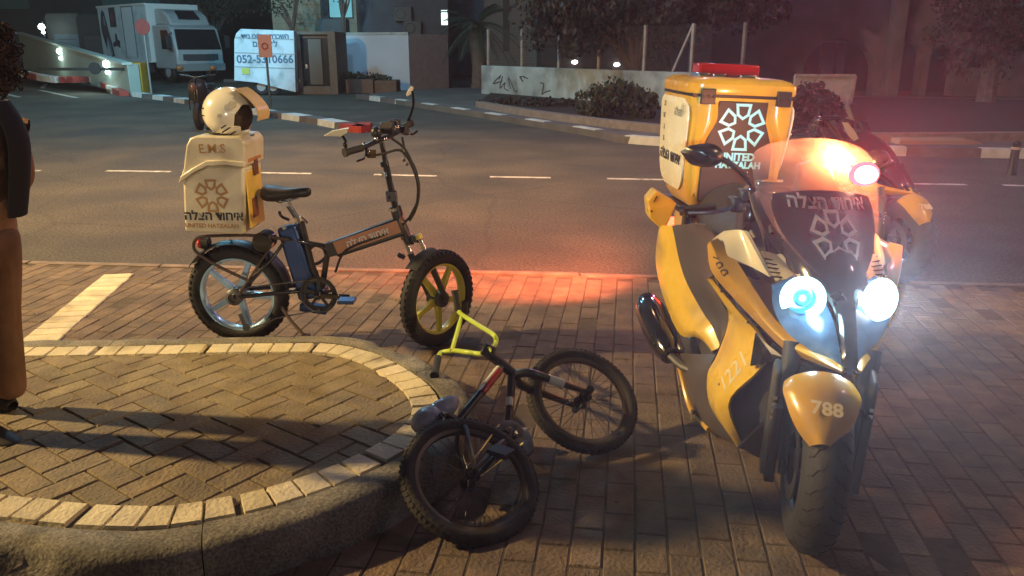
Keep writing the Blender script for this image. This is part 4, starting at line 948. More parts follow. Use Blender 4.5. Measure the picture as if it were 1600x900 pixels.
for p, s_ in ((p1, -1), (p2, 1)): mb = MB(); mb.box(p + Vector((.0, s_ * .04, 0)), (.085, .08, .02)); obj('pedal', mb, bluem if s_ < 0 else mat('pedal_orange_brown', (.25, .12, .03), .5), bike, bev=.004)
mb = MB(); mb.lathe([(.025, -.012), (.04, -.006), (.045, 0), (.04, .006), (.03, .012)], rc - Vector((0, .075, 0)), (0, 1, 0), 24); mb.tube([E_(375, 490, -.08), E_(383, 510, -.08)], .012, 8); mb.cyl(E_(385, 512, -.09), E_(385, 512, -.07), .02); obj('gear_cluster', mb, mgrey, bike)
mb = MB(); y = -.062
mb.tube([rc + Vector((0, y, .042)), bb + Vector((0, y, .085))], .004, 6); mb.tube([E_(388, 516, y), E_(432, 497, y), bb + Vector((0, y, -.085))], .004, 6); obj('chain', mb, chrome, bike)
mb = MB(); mb.tube([E_(440, 480, -.06), E_(455, 502, -.12), E_(474, 523, -.2)], .009, 8); mb.box(E_(478, 524, -.2), (.04, .03, .012)); obj('kickstand', mb, rack, bike)
# handlebar with mirrors, levers, cables
H = [E_(541, 238, -.26), E_(566, 231, -.19), E_(588, 221, -.08), E_(606, 214, 0), E_(622, 206, .09), E_(640, 193, .19)]
mb = MB(); mb.tube(cr(H, 24), .0125, 10); hbp = obj('handlebar', mb, frm, bike)
for a_, b_ in ((H[0], H[1]), (H[5], H[4].lerp(H[5], .35))): mb = MB(); mb.tube([a_, b_], .0175, 12); mb.cyl(a_, a_ + (a_ - b_).normalized() * .012, .021); obj('grip', mb, rubber, hbp)
mb = MB(); mb.tube(cr([H[1] + Vector((.02, 0, 0)), E_(571, 246, -.2), E_(558, 252, -.25)], 8), .006, 6); mb.tube(cr([E_(632, 203, .14), E_(644, 210, .16), E_(652, 205, .2)], 8), .006, 6); mb.beam(E_(575, 240, -.17), E_(584, 240, -.14), .03, .04); obj('brake_lever', mb, gloss, hbp)
for px, py, yl in ((570, 226, -.15), (588, 217, -.09), (602, 217, -.03), (614, 201, .05), (621, 199, .06), (576, 237, -.17)): mb = MB(); mb.sphere(E_(px, py, yl), .012, 10, 6); obj('clamp', mb, chrome, hbp)
mb = MB(); mb.box(E_(604, 200, .02), (.07, .06, .035), Euler((.5, 0, 0)).to_matrix()); mb.sphere(E_(588, 207, -.05), (.028, .028, .03)); mb.box(E_(617, 192, .1), (.05, .05, .04)); mb.beam(E_(628, 202, .1), E_(636, 207, .13), .04, .035); obj('display', mb, black, hbp, bev=.005)
mm_ = mat('mirror_back', (.52, .47, .33), .35, coat=.4)
mb = MB(); mb.prism([E_(x, y, -.27) for x, y in ((505, 213), (518, 205), (545, 200), (541, 209), (532, 214))], (0, .015, .003)); mr = obj('mirror', mb, mm_, bike, bev=.003); mb = MB(); mb.tube(cr([E_(535, 212, -.26), E_(540, 222, -.26), E_(540, 236, -.26)], 10), .007, 8); mb.sphere(E_(539, 226, -.27), .011); obj('mirror_stem', mb, gloss, mr)
mb = MB(); mb.prism([E_(x, y, .2) for x, y in ((634, 148), (642, 134), (646, 137), (643, 147), (636, 151))], (0, .015, 0)); mr = obj('mirror', mb, mm_, bike, bev=.002); mb = MB(); mb.tube(cr([E_(644, 142, .2), E_(646, 160, .2), E_(643, 175, .19), E_(636, 193, .18)], 12), .0065, 8); obj('mirror_stem', mb, gloss, mr)
for pts in ([(628, 214, .1), (634, 238, .1), (648, 262, .06), (655, 295, .04), (649, 328, .02), (632, 348, 0)], [(612, 216, .0), (632, 232, .03), (645, 258, .02), (653, 292, .0), (650, 325, 0), (640, 345, 0)], [(578, 244, -.16), (600, 240, -.06), (628, 236, .02), (648, 270, .0), (654, 308, -.02), (640, 340, -.03)], [(632, 349, -.02), (600, 367, -.03), (560, 381, -.035), (536, 396, -.035), (524, 425, -.02)]):
    mb = MB(); mb.tube(cr([E_(*p) for p in pts], 30), .0065, 8); obj('cable', mb, rubber, bike)
mb = MB()
for q in ((631, 250, .1), (636, 256, .05)): mb.sphere(E_(*q), .01, 8, 6)
mb.cyl(E_(628, 232, .1), E_(634, 246, .09), .009); obj('cable_end', mb, mgrey, bike)
mb = MB(); mb.beam(E_(622, 398, -.03), E_(632, 402, -.02), .03, .02); obj('fork_bracket', mb, black, bike)
mb = MB(); c = fc + fax * .075 + Vector((.085, 0, -.04)); mb.tube([c + Vector((0, 0, .04)), c + Vector((-.006, 0, -.07))], .016, 10); obj('brake_caliper', mb, gloss, bike)
# delivery box
BY = -.165; DP = .25
body = [(285, 287), (297, 274), (322, 260), (350, 258), (381, 262), (381, 367), (335, 365), (288, 362)]
mb = MB(); mb.prism([E_(x, y, BY) for x, y in body], (0, DP, 0)); cbx = obj('delivery_box', mb, cream, bike, bev=.014)
lid = [(278, 287), (281, 277), (286, 264), (290, 228), (296, 216), (306, 212), (374, 214), (382, 224), (382, 262), (350, 256), (322, 257), (299, 270)]
mb = MB(); mb.prism([E_(x, y, BY - .012) for x, y in lid], (0, DP + .024, 0)); ld = obj('lid', mb, cream, cbx, bev=.016)
lip = [(278, 287), (282, 275), (300, 263), (322, 251), (350, 250), (382, 254), (382, 262), (350, 258), (322, 260), (300, 271)]
mb = MB(); mb.prism([E_(x, y, BY - .024) for x, y in lip], (0, .03, 0)); obj('lid_rim', mb, cream, cbx, bev=.005)
xr = E_(382, 300, BY).x; zt_, zm_, zb_ = E_(382, 218, BY).z, E_(382, 262, BY).z, E_(382, 366, BY).z
sy = mat('side_yellow', (.80, .52, .08), .35, coat=.4, var=.1); so_ = mat('side_orange', (.55, .20, .03), .35, coat=.4, var=.2)
mb = MB(); mb.box((xr + .004, BY + DP / 2, (zm_ + zb_) / 2), (.008, DP - .05, zm_ - zb_ - .05)); obj('side_film', mb, sy, cbx, bev=.003)
mb = MB(); mb.box((xr + .013, BY + DP / 2, (zt_ + zm_) / 2 - .005), (.014, DP - .06, zt_ - zm_ - .05)); obj('side_film', mb, so_, cbx, bev=.003)
mb = MB(); mb.box((xr + .01, BY + .1, zb_ + .12), (.006, .07, .10)); obj('reflector', mb, mat('reflector_brown', (.20, .06, .02), .3), cbx, bev=.01)
mb = MB(); mb.box((xr + .012, BY + DP * .55, zt_ - .15), (.02, .05, .08)); obj('latch', mb, mat('latch_brown', (.15, .05, .03), .4), cbx, bev=.004)
brown = mat('lettering_brown', (.36, .20, .07), .6); blk = mat('lettering_black', (.012, .012, .014), .5)
text('E.M.S', .062, brown, cbx, E_(331, 233, BY - .0135), (1, 0, .02), (0, 0, 1), bold=.0006)
emblem(.082, brown, cbx, E_(331, 306, BY - .001), (1, 0, 0), (0, 0, 1), stroke=.12)
text(heb('איחוד הצלה'), .061, blk, cbx, E_(334, 338, BY - .0015), (1, 0, 0), (0, 0, 1), bold=.0016)
text('UNITED HATZALAH', .030, brown, cbx, E_(331, 353, BY - .0015), (1, 0, -.01), (0, 0, 1), bold=.0006)

# ------------------------------------------------------------------ helmet on the box
HM = EM.copy(); hc = E_(360, 177, -.02)
hz = E_(340, 212, 0).z
helmet = thing('helmet', 'cream white open faced motorcycle helmet with a raised peak, resting on the delivery box', 'helmet', M=EM @ Matrix.Translation(hc))
def hdir(p):
    return p
mb = MB(); n, m = 120, 84; Rr = (.135, .118, .128); vs = []; fs = []; tl = Matrix.Rotation(R(8), 3, 'Y')
def hp(i, k, s=1):
    f = math.pi * i / m; q = 2 * math.pi * k / n; x, y, z = math.sin(f) * math.cos(q), math.sin(f) * math.sin(q), math.cos(f)
    zz = z * Rr[2] * (1 if z > 0 else .92); bulge = 1 + (.06 * max(0, -z) * (1 if x < 0 else -1.2) * abs(x))
    return Vector((x * Rr[0] * bulge, y * Rr[1], zz)) * s
def keep(i, k):
    f = math.pi * (i + .5) / m; q = 2 * math.pi * (k + .5) / n; x, y, z = math.sin(f) * math.cos(q), math.sin(f) * math.sin(q), math.cos(f)
    if z < -.80: return False
    if x > .42 + max(0, z) * .45 and -.42 < z < .50 and abs(y) < .88: return False
    if x > .62 and -.62 < z <= -.42: return False
    return True
for s_, flip in ((1, False), (.90, True)):
    o = len(vs)
    for i in range(m + 1):
        for k in range(n): vs.append(hp(i, k, s_))
    for i in range(m):
        for k in range(n):
            if keep(i, k):
                l = (k + 1) % n; f_ = (o + i * n + k, o + (i + 1) * n + k, o + (i + 1) * n + l, o + i * n + l); fs.append(f_ if not flip else f_[::-1])
                N_ = (m + 1) * n
                if not flip:
                    for (ii, kk, e0, e1) in ((i - 1, k, (i, k), (i, l)), (i + 1, k, (i + 1, l), (i + 1, k)), (i, k - 1, (i + 1, k), (i, k)), (i, l, (i, l), (i + 1, l))):
                        if 0 <= ii < m and not keep(ii, kk % n):
                            a_, b_ = e0[0] * n + e0[1], e1[0] * n + e1[1]; fs.append((a_, b_, b_ + N_, a_ + N_))
mb.add([tl @ v_ for v_ in vs], fs); obj('shell', mb, mat('helmet_white', (.78, .75, .64), .22, coat=.8, var=.05), helmet, ang=50)
mb = MB(); mb.sphere((-.008, 0, -.005), (.116, .100, .108), 24, 16, tl); obj('padding', mb, mat('padding_brown', (.045, .028, .02), .85, var=.3), helmet)
mb = MB(); rows = [[tl @ (Vector((math.cos(a_) * .150, y_, math.sin(a_) * .142 - .004)) + Vector((k_, 0, -k_ * .15))) for a_, k_ in ((R(66), -.012), (R(55), -.006), (R(42), .002), (R(30), .012), (R(18), .018), (R(8), .016), (R(0), .010))] for y_ in (-.078, -.045, 0, .045, .078)]
mb.surf(rows, 16, 10, .006); obj('peak', mb, mat('peak_gold', (.70, .50, .22), .3, coat=.5), helmet)
mb = MB(); mb.lathe([(.112, -.102), (.119, -.100), (.121, -.092), (.114, -.088)], (0, 0, 0), tl @ Vector((0, 0, 1)), 40, True); obj('neck_trim', mb, black, helmet)
mb = MB(); mb.cyl(tl @ Vector((-.005, -.116, -.005)), tl @ Vector((-.005, -.124, -.005)), .012, n=16); obj('pivot', mb, mat('pivot_grey', (.5, .47, .4), .3), helmet); mb = MB(); mb.cyl(tl @ Vector((.05, -.104, .055)), tl @ Vector((.05, -.116, .057)), .018, n=16); obj('pivot', mb, mat('pivot_grey', (.5, .47, .4), .3), helmet)
mb = MB()
for x_, z_, w_ in ((-.105, .015, .022), (-.1, -.02, .014), (.02, -.07, .05), (.045, -.085, .04), (.01, -.055, .03)): yy = -.1195 * math.sqrt(max(.02, 1 - (x_ / .137) ** 2 - (z_ / .128) ** 2)); mb.box(tl @ Vector((x_, yy, z_)), (w_, .003, .006), Matrix.Rotation(R(-30 if x_ > 0 else 0), 3, 'Y'))
obj('stripe', mb, blk, helmet)
mb = MB(); rows = [[tl @ Vector((math.cos(a_) * .128 + .012, y_ * (1 - .1 * abs(math.cos(a_))), math.sin(a_) * .125)) for a_ in (R(62), R(48), R(34), R(22))] for y_ in (-.095, 0, .095)]
mb.surf(rows, 8, 6, .003); obj('visor', mb, glassy('visor_smoke', (.10, .08, .06), .65), helmet)

# ================================================================== BMX lying against the kerb
bmx = thing('bmx_bicycle', 'small bmx bicycle with yellow green handlebar lying tilted against the island kerb', 'bicycle', (.07, 2.72, 0))
BO = Vector((.07, 2.72, 0)); bmx_t = Matrix.Translation(-BO)
cR, cF = Vector((-.142, 2.43, .135)), Vector((.286, 2.985, .175)); nR = Vector((.30, -.44, .845)).normalized(); nF = Vector((.287, -.561, .777)).normalized()
nP = (nR * .6 + nF * .4).normalized(); cP = (cR + cF) / 2
def B_(px, py, h=0):
    r = ray(px, py); k = (cP + nP * h - CP).dot(nP) / r.dot(nP); return CP + r * k - BO
cRl, cFl = cR - BO, cF - BO
brim = mat('bmx_rim_dark', (.10, .08, .06), .45, metal=.4)
spoked_wheel(bmx, 'rear_wheel', cRl, nR, .243, .026, dusty, brim)
fw_ = spoked_wheel(bmx, 'front_wheel', cFl, nF, .236, .025, dusty, brim)
bfm = mat('bmx_frame_black', (.02, .02, .024), .35, coat=.5); bred = mat('bmx_decal_red', (.40, .025, .03), .35, coat=.4)
hd0, hd1 = B_(768, 556, .04), B_(806, 587, .02); bbm = B_(792, 688, .0); stt = B_(716, 658, .0)
mb = MB(); mb.tube([B_(785, 572, .03), stt], .0155, 12); mb.tube([hd1.lerp(hd0, .15), bbm], .017, 12); mb.tube([stt, bbm], .0145, 12); mb.tube([hd0, hd1], .020, 14)
for s_ in (-1, 1):
    e = cRl + nR * (s_ * .058); mb.tube([stt + nP * (s_ * .012), stt.lerp(e, .3) + nP * (s_ * .045), e], .0085, 8); mb.tube([bbm + nP * (s_ * .02), bbm.lerp(e, .3) + nP * (s_ * .045), e], .0095, 8)
mb.cyl(bbm - nP * .036, bbm + nP * .036, .023)
bf = obj('frame', mb, bfm, bmx)
a_, b_ = B_(785, 572, .03), stt; view = (CP - BO - a_).normalized()
mb = MB(); mb.tube([a_.lerp(b_, .08) + Vector((.004, -.004, .002)), a_.lerp(b_, .5) + Vector((.004, -.004, .002))], .0150, 12); obj('red_decal', mb, bred, bf)
mb = MB(); mb.tube([a_.lerp(b_, .05) + Vector((-.006, -.005, .006)), a_.lerp(b_, .36) + Vector((-.006, -.005, .006))], .0115, 10); obj('white_decal', mb, white, bf)
a_, b_ = hd1.lerp(hd0, .15), bbm; mb = MB(); mb.tube([a_.lerp(b_, .40) + Vector((-.001, -.004, .003)), a_.lerp(b_, .52) + Vector((-.001, -.004, .003))], .0155, 12); obj('white_decal', mb, white, bf)
mb = MB(); st0 = B_(815, 575, .03); fx_ = (cFl - hd1).normalized()
for s_ in (-1, 1):
    e = cFl + nF * (s_ * .062); r0_ = hd1 + nF * (s_ * .05) + fx_ * .05; mb.tube(cr([hd1 + nF * (s_ * .012), r0_, r0_.lerp(e, .5), e], 16), [.017] * 5 + [.0185 - .0007 * k for k in range(12)], 12)
fkk = obj('fork', mb, bfm, bmx)
mb = MB(); e = cFl + nF * .062; r0_ = hd1 + nF * .05 + fx_ * .05; mb.tube([r0_.lerp(e, .30), r0_.lerp(e, .55)], .0192, 12); obj('white_decal', mb, white, fkk)
mb = MB()
for s_ in (-1, 1): e = cFl + nF * (s_ * .07); mb.cyl(e - nF * (s_ * .012), e + nF * (s_ * .02), .016, n=10)
obj('axle_nut', mb, black, fkk)
# stem and bars
cl = B_(764, 546, .075); mb = MB(); mb.tube([hd0, hd0 + (hd0 - hd1).normalized() * .03], .02, 14); mb.beam(hd0 + (hd0 - hd1).normalized() * .02, cl, .05, .045, up=nP); obj('stem', mb, black, bmx, bev=.006)
g1 = P(679, 586, .165) - BO; g1b = P(684, 560, .185) - BO; k1 = D(690, 551, 3.50) - BO; j1 = D(706, 548, 3.46) - BO
c0, c1_ = D(753, 553, 3.30) - BO, D(774, 538, 3.36) - BO
j2 = D(772, 524, 3.42) - BO; k2 = D(722, 492, 3.72) - BO; g2a = D(716, 486, 3.77) - BO; g2 = D(711, 456, 3.80) - BO
lime = mat('bar_yellow_green', (.52, .66, .08), .35, coat=.5, var=.1)
mb = MB(); mb.tube(cr([g1b, k1, j1 + Vector((.01, 0, 0)), (j1 + c0) / 2, c0, cl + Vector((0, -.005, 0)), c1_, j2, (j2 + k2) / 2, k2, g2a], 70), .0115, 12); mb.tube([j1, k2], .0105, 12); hb_ = obj('handlebar', mb, lime, bmx)
for a_, b_ in ((g1b.lerp(k1, .1), g1), (g2a, g2)): mb = MB(); mb.tube([a_.lerp(b_, t_ / 8) for t_ in range(9)], [.016 + .0012 * (t_ % 2) for t_ in range(9)], 12); mb.cyl(b_, b_ + (b_ - a_).normalized() * .008, .02); obj('grip', mb, rubber, hb_)
# saddle wrapped in grey film, cranks, pedals
film = mat('grey_film', (.34, .35, .42), .35, var=.25, vs=9, bump=1, bs=25, coat=.3)
mb = MB(); c = P(684, 646, .25) - BO; rot = Matrix.Rotation(R(38), 3, 'Z') @ Matrix.Rotation(R(-22), 3, 'Y'); mb.sphere(c, (.10, .042, .042), 20, 14, rot); mb.sphere(c + Vector((-.035, -.03, -.01)), (.066, .055, .045), 18, 12, rot); sd_ = obj('saddle', mb, film, bmx)
mb = MB(); mb.tube(cr([P(676, 668, .26) - BO, P(688, 664, .27) - BO, P(694, 655, .27) - BO, P(687, 647, .275) - BO], 12), .004, 6); mb.tube(cr([P(690, 650, .27) - BO, P(700, 648, .26) - BO, stt], 10), .013, 8); obj('saddle_strap', mb, black, sd_)
mb = MB(); mb.tube([stt, stt.lerp(c, .5)], .012, 10); obj('seat_post', mb, black, bmx)
mb = MB(); ch = bbm + nP * .048; mb.lathe([(.028, -.002), (.052, -.002), (.056, 0), (.052, .002), (.028, .002)], ch, nP, 32, True)
for k in range(5): q = k * 1.2566; aa, ab, _ = basis(nP); mb.beam(ch, ch + (aa * math.cos(q) + ab * math.sin(q)) * .045, .012, .004, up=nP)
obj('chainring', mb, mgrey, bmx)
cdir = (B_(812, 700) - bbm).normalized() if True else 0; cq = (B_(760, 745) - B_(792, 688)).normalized()
mb = MB(); ce = bbm + nP * .062 + cq * .13; cf_ = bbm - nP * .062 - cq * .10; mb.beam(bbm + nP * .055, ce, .014, .022, up=nP); mb.beam(bbm - nP * .055, cf_, .014, .022, up=nP); mb.cyl(bbm - nP * .06, bbm + nP * .06, .011); obj('crank', mb, black, bmx, bev=.003)
mb = MB(); c = D(816, 694, 2.86) - BO; rr_ = Matrix.Rotation(R(-35), 3, 'Z'); mb.box(c, (.068, .07, .075), rr_ @ Matrix.Rotation(R(20), 3, 'X')); mb.sphere(c + Vector((0, .005, .012)), (.04, .036, .055), 16, 10, rr_); obj('pedal', mb, film, bmx, bev=.012)
mb = MB(); mb.tube([bbm + nP * .05, c], .012, 8); obj('pedal_axle', mb, black, bmx)
mb = MB(); mb.box(ce + nP * .045, (.08, .06, .02), rr_); obj('pedal', mb, black, bmx, bev=.004)
mb = MB(); aa, ab, _ = basis(nP); e = cRl + nR * .048; dd_ = (e - ch).normalized(); pr_ = dd_.cross(nP).normalized()
mb.tube([ch + pr_ * .054, e + pr_ * .026], .0042, 6); mb.tube([ch - pr_ * .054, e - pr_ * .026], .0042, 6); obj('chain', mb, chrome, bmx)

# ================================================================== yellow emergency scooter
SM = Matrix.Translation((1.075, 2.2, .008)) @ Matrix.Rotation(R(5), 4, 'Z') @ Matrix.Rotation(R(2.5), 4, 'Y')
def S_(px, py, y): return onplane(SM, px, py, 1, y)
scoot = thing('emergency_scooter', 'yellow emergency scooter with headlights on, tall top box and number 788', 'scooter', M=SM)
WX = -.125
STEER = Matrix.Translation((WX, .09, 0)) @ Matrix.Rotation(R(-18), 4, 'Z') @ Matrix.Translation((-WX, -.09, 0))
def tyre(name, c, Rr, w_):
    mb = MB(); pr = []
    for k in range(15):
        a_ = -1.45 + 2.9 * k / 14; pr.append((Rr - w_ * .62 * (1 - math.cos(a_)) * 1.05, math.sin(a_) * w_ / 2 * (1.02)))
    pr = [(Rr - w_ * .85, -w_ * .38)] + pr + [(Rr - w_ * .85, w_ * .38)]
    mb.lathe(pr, c, (1, 0, 0), 72, True)
    t_ = obj(name, mb, mat('scooter_tyre', (.030, .028, .027), .68, var=.25, vs=12, bump=.3, bs=80), scoot)
    mb = MB()
    for k in range(30):
        for s_ in (-1, 1):
            q = 2 * math.pi * (k + .25 * s_) / 30
            for a_, b_ in ((.15, .5), (.5, .95)):
                def gp(al, qq): rr = Rr - w_ * .65 * (1 - math.cos(al)) + .0008; return Vector((c[0] + s_ * math.sin(al) * w_ / 2 * 1.02, c[1] + rr * math.cos(qq), c[2] + rr * math.sin(qq)))
                mb.tube([gp(a_, q + a_ * .2), gp((a_ + b_) / 2, q + (a_ + b_) * .1 + .03), gp(b_, q + b_ * .2)], .0022, 4)
    obj('tread_groove', mb, mat('groove_black', (.004, .004, .004), .9), t_)
    ri = Rr - w_ * .83; mb = MB(); mb.lathe([(ri, -w_ * .38), (ri - .012, -w_ * .3), (ri - .02, 0), (ri - .012, w_ * .3), (ri, w_ * .38), (ri + .004, 0)], c, (1, 0, 0), 48, True)
    for k in range(5): q = k * 1.2566; mb.beam((c[0], c[1], c[2]), (c[0], c[1] + ri * .97 * math.cos(q), c[2] + ri * .97 * math.sin(q)), .03, .04, up=(1, 0, 0))
    mb.cyl((c[0] - .06, c[1], c[2]), (c[0] + .06, c[1], c[2]), .035); obj('rim', mb, mat('scooter_rim', (.03, .03, .035), .4, metal=.4), t_, bev=.003)
    for s_ in (-1, 1):
        mb = MB(); mb.lathe([(.085, -.002), (.13, -.002), (.13, .002), (.085, .002)], (c[0] + s_ * .068, c[1], c[2]), (1, 0, 0), 36, True); obj('brake_disc', mb, spoke_m, t_)
    return t_
tyre('rear_wheel', (0, 1.60, .28), .28, .15)
_n0 = set(bpy.data.meshes)
tyre('front_wheel', (WX, .07, .284), .284, .140)
# front mudguard
mb = MB(); rows = []
wc = Vector((WX - .03, .09, .282))
for f, half, lift in ((-1, 1, 0), (-.78, 1, .010), (-.35, 1, .018), (0, 1, .020), (.35, 1, .018), (.78, 1, .010), (1, 1, 0)):
    row = []
    for ang_, wd, rr in ((R(74), .100, .318), (R(70), .104, .320), (R(65), .106, .320), (R(60), .100, .318), (R(50), .084, .312), (R(41), .058, .304), (R(34), .026, .296)):
        drop = abs(f) ** 3 * .030
        row.append(wc + Vector((f * wd, -math.cos(ang_) * (rr + lift - drop), math.sin(ang_) * (rr + lift - drop))))
    rows.append(row)
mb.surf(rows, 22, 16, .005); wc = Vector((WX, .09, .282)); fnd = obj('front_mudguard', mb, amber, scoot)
o_ = wc + Vector((-.028, -math.cos(R(50)) * .346, math.sin(R(50)) * .346)); text('788', .058, mat('lettering_cream', (.78, .66, .40), .5), fnd, o_, (1, 0, 0), (0, math.sin(R(50)), math.cos(R(50))), bold=.0015, bend=lambda p: Vector((p.x, p.y + 1.5 * (p.x - WX) ** 2, p.z)))
mb = MB()
for s_ in (-1, 1):
    c = wc + Vector((s_ * .105, -.02, 0)); tp = Vector((WX * .8 + s_ * .12, .22, .62))
    mb.tube([tp, c + Vector((0, .02, -.02))], [.030, .024], 14)
fkf = obj('fork', mb, dgrey, scoot)
for s_ in (-1, 1):
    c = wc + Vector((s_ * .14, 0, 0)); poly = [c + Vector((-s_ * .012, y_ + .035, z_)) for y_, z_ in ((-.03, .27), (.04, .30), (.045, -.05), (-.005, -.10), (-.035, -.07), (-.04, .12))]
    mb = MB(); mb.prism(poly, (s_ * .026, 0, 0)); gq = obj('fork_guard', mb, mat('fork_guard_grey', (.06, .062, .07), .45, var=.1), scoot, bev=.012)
    mb = MB(); mb.box(c + Vector((-s_ * .012, .02, .04)), (.03, .10, .26)); obj('guard_dark_plate', mb, black, gq, bev=.005)  # black plate on the inner side of the fork guard
    for k in range(4): mb = MB(); mb.box(c + Vector((s_ * .002, -.0045, .19 - k * .022)), (.012, .002, .011)); obj('mark', mb, mat('mark_white', (.6, .6, .6)), gq)
    mb = MB(); mb.box(wc + Vector((s_ * .082, .055, -.04)), (.03, .05, .1)); obj('brake_caliper', mb, gloss, scoot, bev=.008)

for me_ in set(bpy.data.meshes) - _n0: me_.transform(STEER)

def mx(p):
    x, y, z = p; return Vector((2 * (-.09 * max(0, 1 - y / .42)) - x, y, z))
def mcopy(mb):
    m2 = MB(); m2.v = [tuple(mx(p)) for p in mb.v]; m2.f = [f[::-1] for f in mb.f]; m2.t = mb.t; return m2
def mobj(name, mb, m, parent=None, **kw):
    a = obj(name, mb, m, parent, **kw); obj(name, mcopy(mb), m, parent, **kw); return a
def skin(name, rows, m, nu=12, nv=4, th=.012, both=True, parent=None, inward=None, bev=0):
    mb = MB(); mb.surf(rows, nu, nv, th, inward=inward or (1, 1, 0))
    a = obj(name, mb, m, parent or scoot, bev=bev)
    if both:
        obj(name, mcopy(mb), m, parent or scoot, bev=bev)
    return a
def pts(l): return [S_(*q) for q in l]
# inner dark masses
mb = MB(); mb.tube(cr([(0, .20, .60), (0, .34, .72), (0, .55, .82), (0, .75, .80), (0, .86, .74)], 14), [.045, .06, .08, .10, .12, .135, .14, .15, .155, .16, .16, .15, .14, .12, .10], 16, flat=1.0); nose_core = obj('front_core', mb, gloss, scoot)
mb = MB(); mb.tube(cr([(0, .42, .55), (0, .50, .36), (0, .62, .24), (0, .85, .22), (0, 1.2, .30), (0, 1.5, .42)], 16), [.13, .14, .15, .16, .165, .17, .17, .17, .17, .17, .17, .16, .16, .15, .14, .13, .12], 16); obj('belly', mb, dgrey, scoot)
mb = MB(); mb.tube(cr([(0, .95, .50), (0, 1.2, .60), (0, 1.6, .66), (0, 1.95, .72)], 14), [.13, .15, .17, .18, .185, .185, .185, .18, .175, .17, .16, .15, .13, .11, .07], 18); obj('rear_core', mb, amber, scoot)
mb = MB(); mb.tube(cr([(0, .88, .70), (0, 1.0, .76), (0, 1.2, .75), (0, 1.36, .80), (0, 1.46, .84)], 14), [.09, .12, .14, .15, .16, .165, .17, .17, .17, .165, .16, .16, .15, .13, .10], 16); obj('seat', mb, mat('seat_black', (.02, .02, .024), .6, bump=.3, bs=60), scoot)
# panels (left in the picture = the scooter's right side), mirrored to the other side
brow_o = pts([(1105, 383, .62), (1112, 425, .58), (1150, 470, .50), (1190, 512, .38), (1227, 547, .27), (1267, 565, .17), (1316, 584, .06)])
brow_i = pts([(1122, 372, .63), (1150, 406, .55), (1178, 450, .45), (1212, 500, .33), (1247, 530, .23), (1293, 557, .12), (1318, 574, .05)])
brow_m = [a.lerp(b, .5) + Vector((-.016, -.022, .006)) for a, b in zip(brow_o, brow_i)]
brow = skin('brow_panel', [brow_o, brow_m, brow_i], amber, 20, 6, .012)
skin('shoulder_panel', [pts([(1108, 380, .64), (1118, 370, .66), (1131, 361, .68)]), pts([(1134, 398, .57), (1140, 380, .60), (1148, 359, .64)]), pts([(1170, 415, .52), (1168, 392, .55), (1160, 360, .60)]), pts([(1203, 433, .44), (1186, 403, .48), (1166, 366, .57)])], pale, 6, 10, .012)  # yellow shoulder; its white highlight is painted as a pale panel
skin('grille_panel', [pts([(1190, 392, .50), (1200, 415, .46), (1212, 440, .41)]), pts([(1206, 395, .50), (1225, 415, .45), (1240, 433, .38)]), pts([(1222, 402, .50), (1240, 420, .45), (1252, 434, .38)])], mat('grille_cream', (.55, .50, .36), .4), 6, 6, .01)
mb = MB()
for k in range(6):
    a_, b_ = S_(1192 + k * 2.2, 396 + k * 7, .50 - k * .017), S_(1222 + k * 5, 405 + k * 6, .495 - k * .017); mb.tube([a_ + Vector((0, -.006, 0)), b_ + Vector((0, -.006, 0))], .0028, 5)
mobj('grille_slats', mb, black, scoot)
side_l = pts([(1109, 432, .71), (1123, 460, .71), (1139, 497, .73), (1121, 553, .75), (1105, 588, .75), (1112, 640, .71), (1154, 695, .60)])
side_r = pts([(1112, 436, .66), (1150, 482, .58), (1186, 524, .50), (1203, 550, .42), (1182, 582, .45), (1138, 630, .54), (1160, 696, .56)])
side_m = [a.lerp(b, .5) + Vector((-.02, -.015, 0)) for a, b in zip(side_l, side_r)]
sp1 = skin('side_panel', [side_l, side_m, side_r], yellow, 26, 6, .012)
mb = MB(); mb.surf([pts([(1113, 430, .62), (1150, 477, .545), (1190, 518, .445), (1232, 556, .31)]), pts([(1116, 424, .60), (1156, 473, .535), (1194, 514, .43), (1240, 556, .29)])], 16, 2, .02, inward=(1, 1, 0)); mobj('black_gap_trim', mb, gloss, scoot)
skin('chin_trim', [pts([(1180, 520, .47), (1200, 545, .40), (1226, 560, .32)]), pts([(1172, 572, .46), (1198, 568, .40), (1226, 562, .325)])], gloss, 6, 3, .01)
mb = MB(); mb.prism(pts([(1178, 514, .455), (1195, 535, .40), (1224, 558, .31), (1205, 553, .36)]), (.003, .006, 0)); mobj('side_indicator', mb, chrome, scoot)
skin('belly_fairing', [pts([(1203, 552, .44), (1230, 562, .34), (1270, 580, .22), (1326, 600, .14)]), pts([(1172, 600, .50), (1198, 605, .44), (1240, 620, .34), (1326, 630, .30)]), pts([(1145, 650, .56), (1180, 660, .50), (1225, 662, .45), (1316, 660, .42)]), pts([(1158, 700, .58), (1192, 717, .54), (1235, 712, .52), (1305, 700, .52)])], mat('blue_black_plastic', (.012, .016, .035), .35, coat=.4), 12, 12, .012)
r_l = pts([(1031, 352, 1.55), (1027, 370, 1.58), (1025, 416, 1.52), (1041, 478, 1.38), (1063, 523, 1.22), (1091, 528, 1.10), (1116, 552, 1.00)])
r_r = pts([(1050, 352, 1.40), (1054, 371, 1.36), (1062, 410, 1.31), (1074, 444, 1.22), (1098, 488, 1.10), (1112, 509, 1.02), (1126, 542, .94)])
r_m = [a.lerp(b, .45) + Vector((-.025, -.01, .0)) for a, b in zip(r_l, r_r)]
skin('rear_side_panel', [r_l, r_m, r_r], yellow, 24, 6, .012)
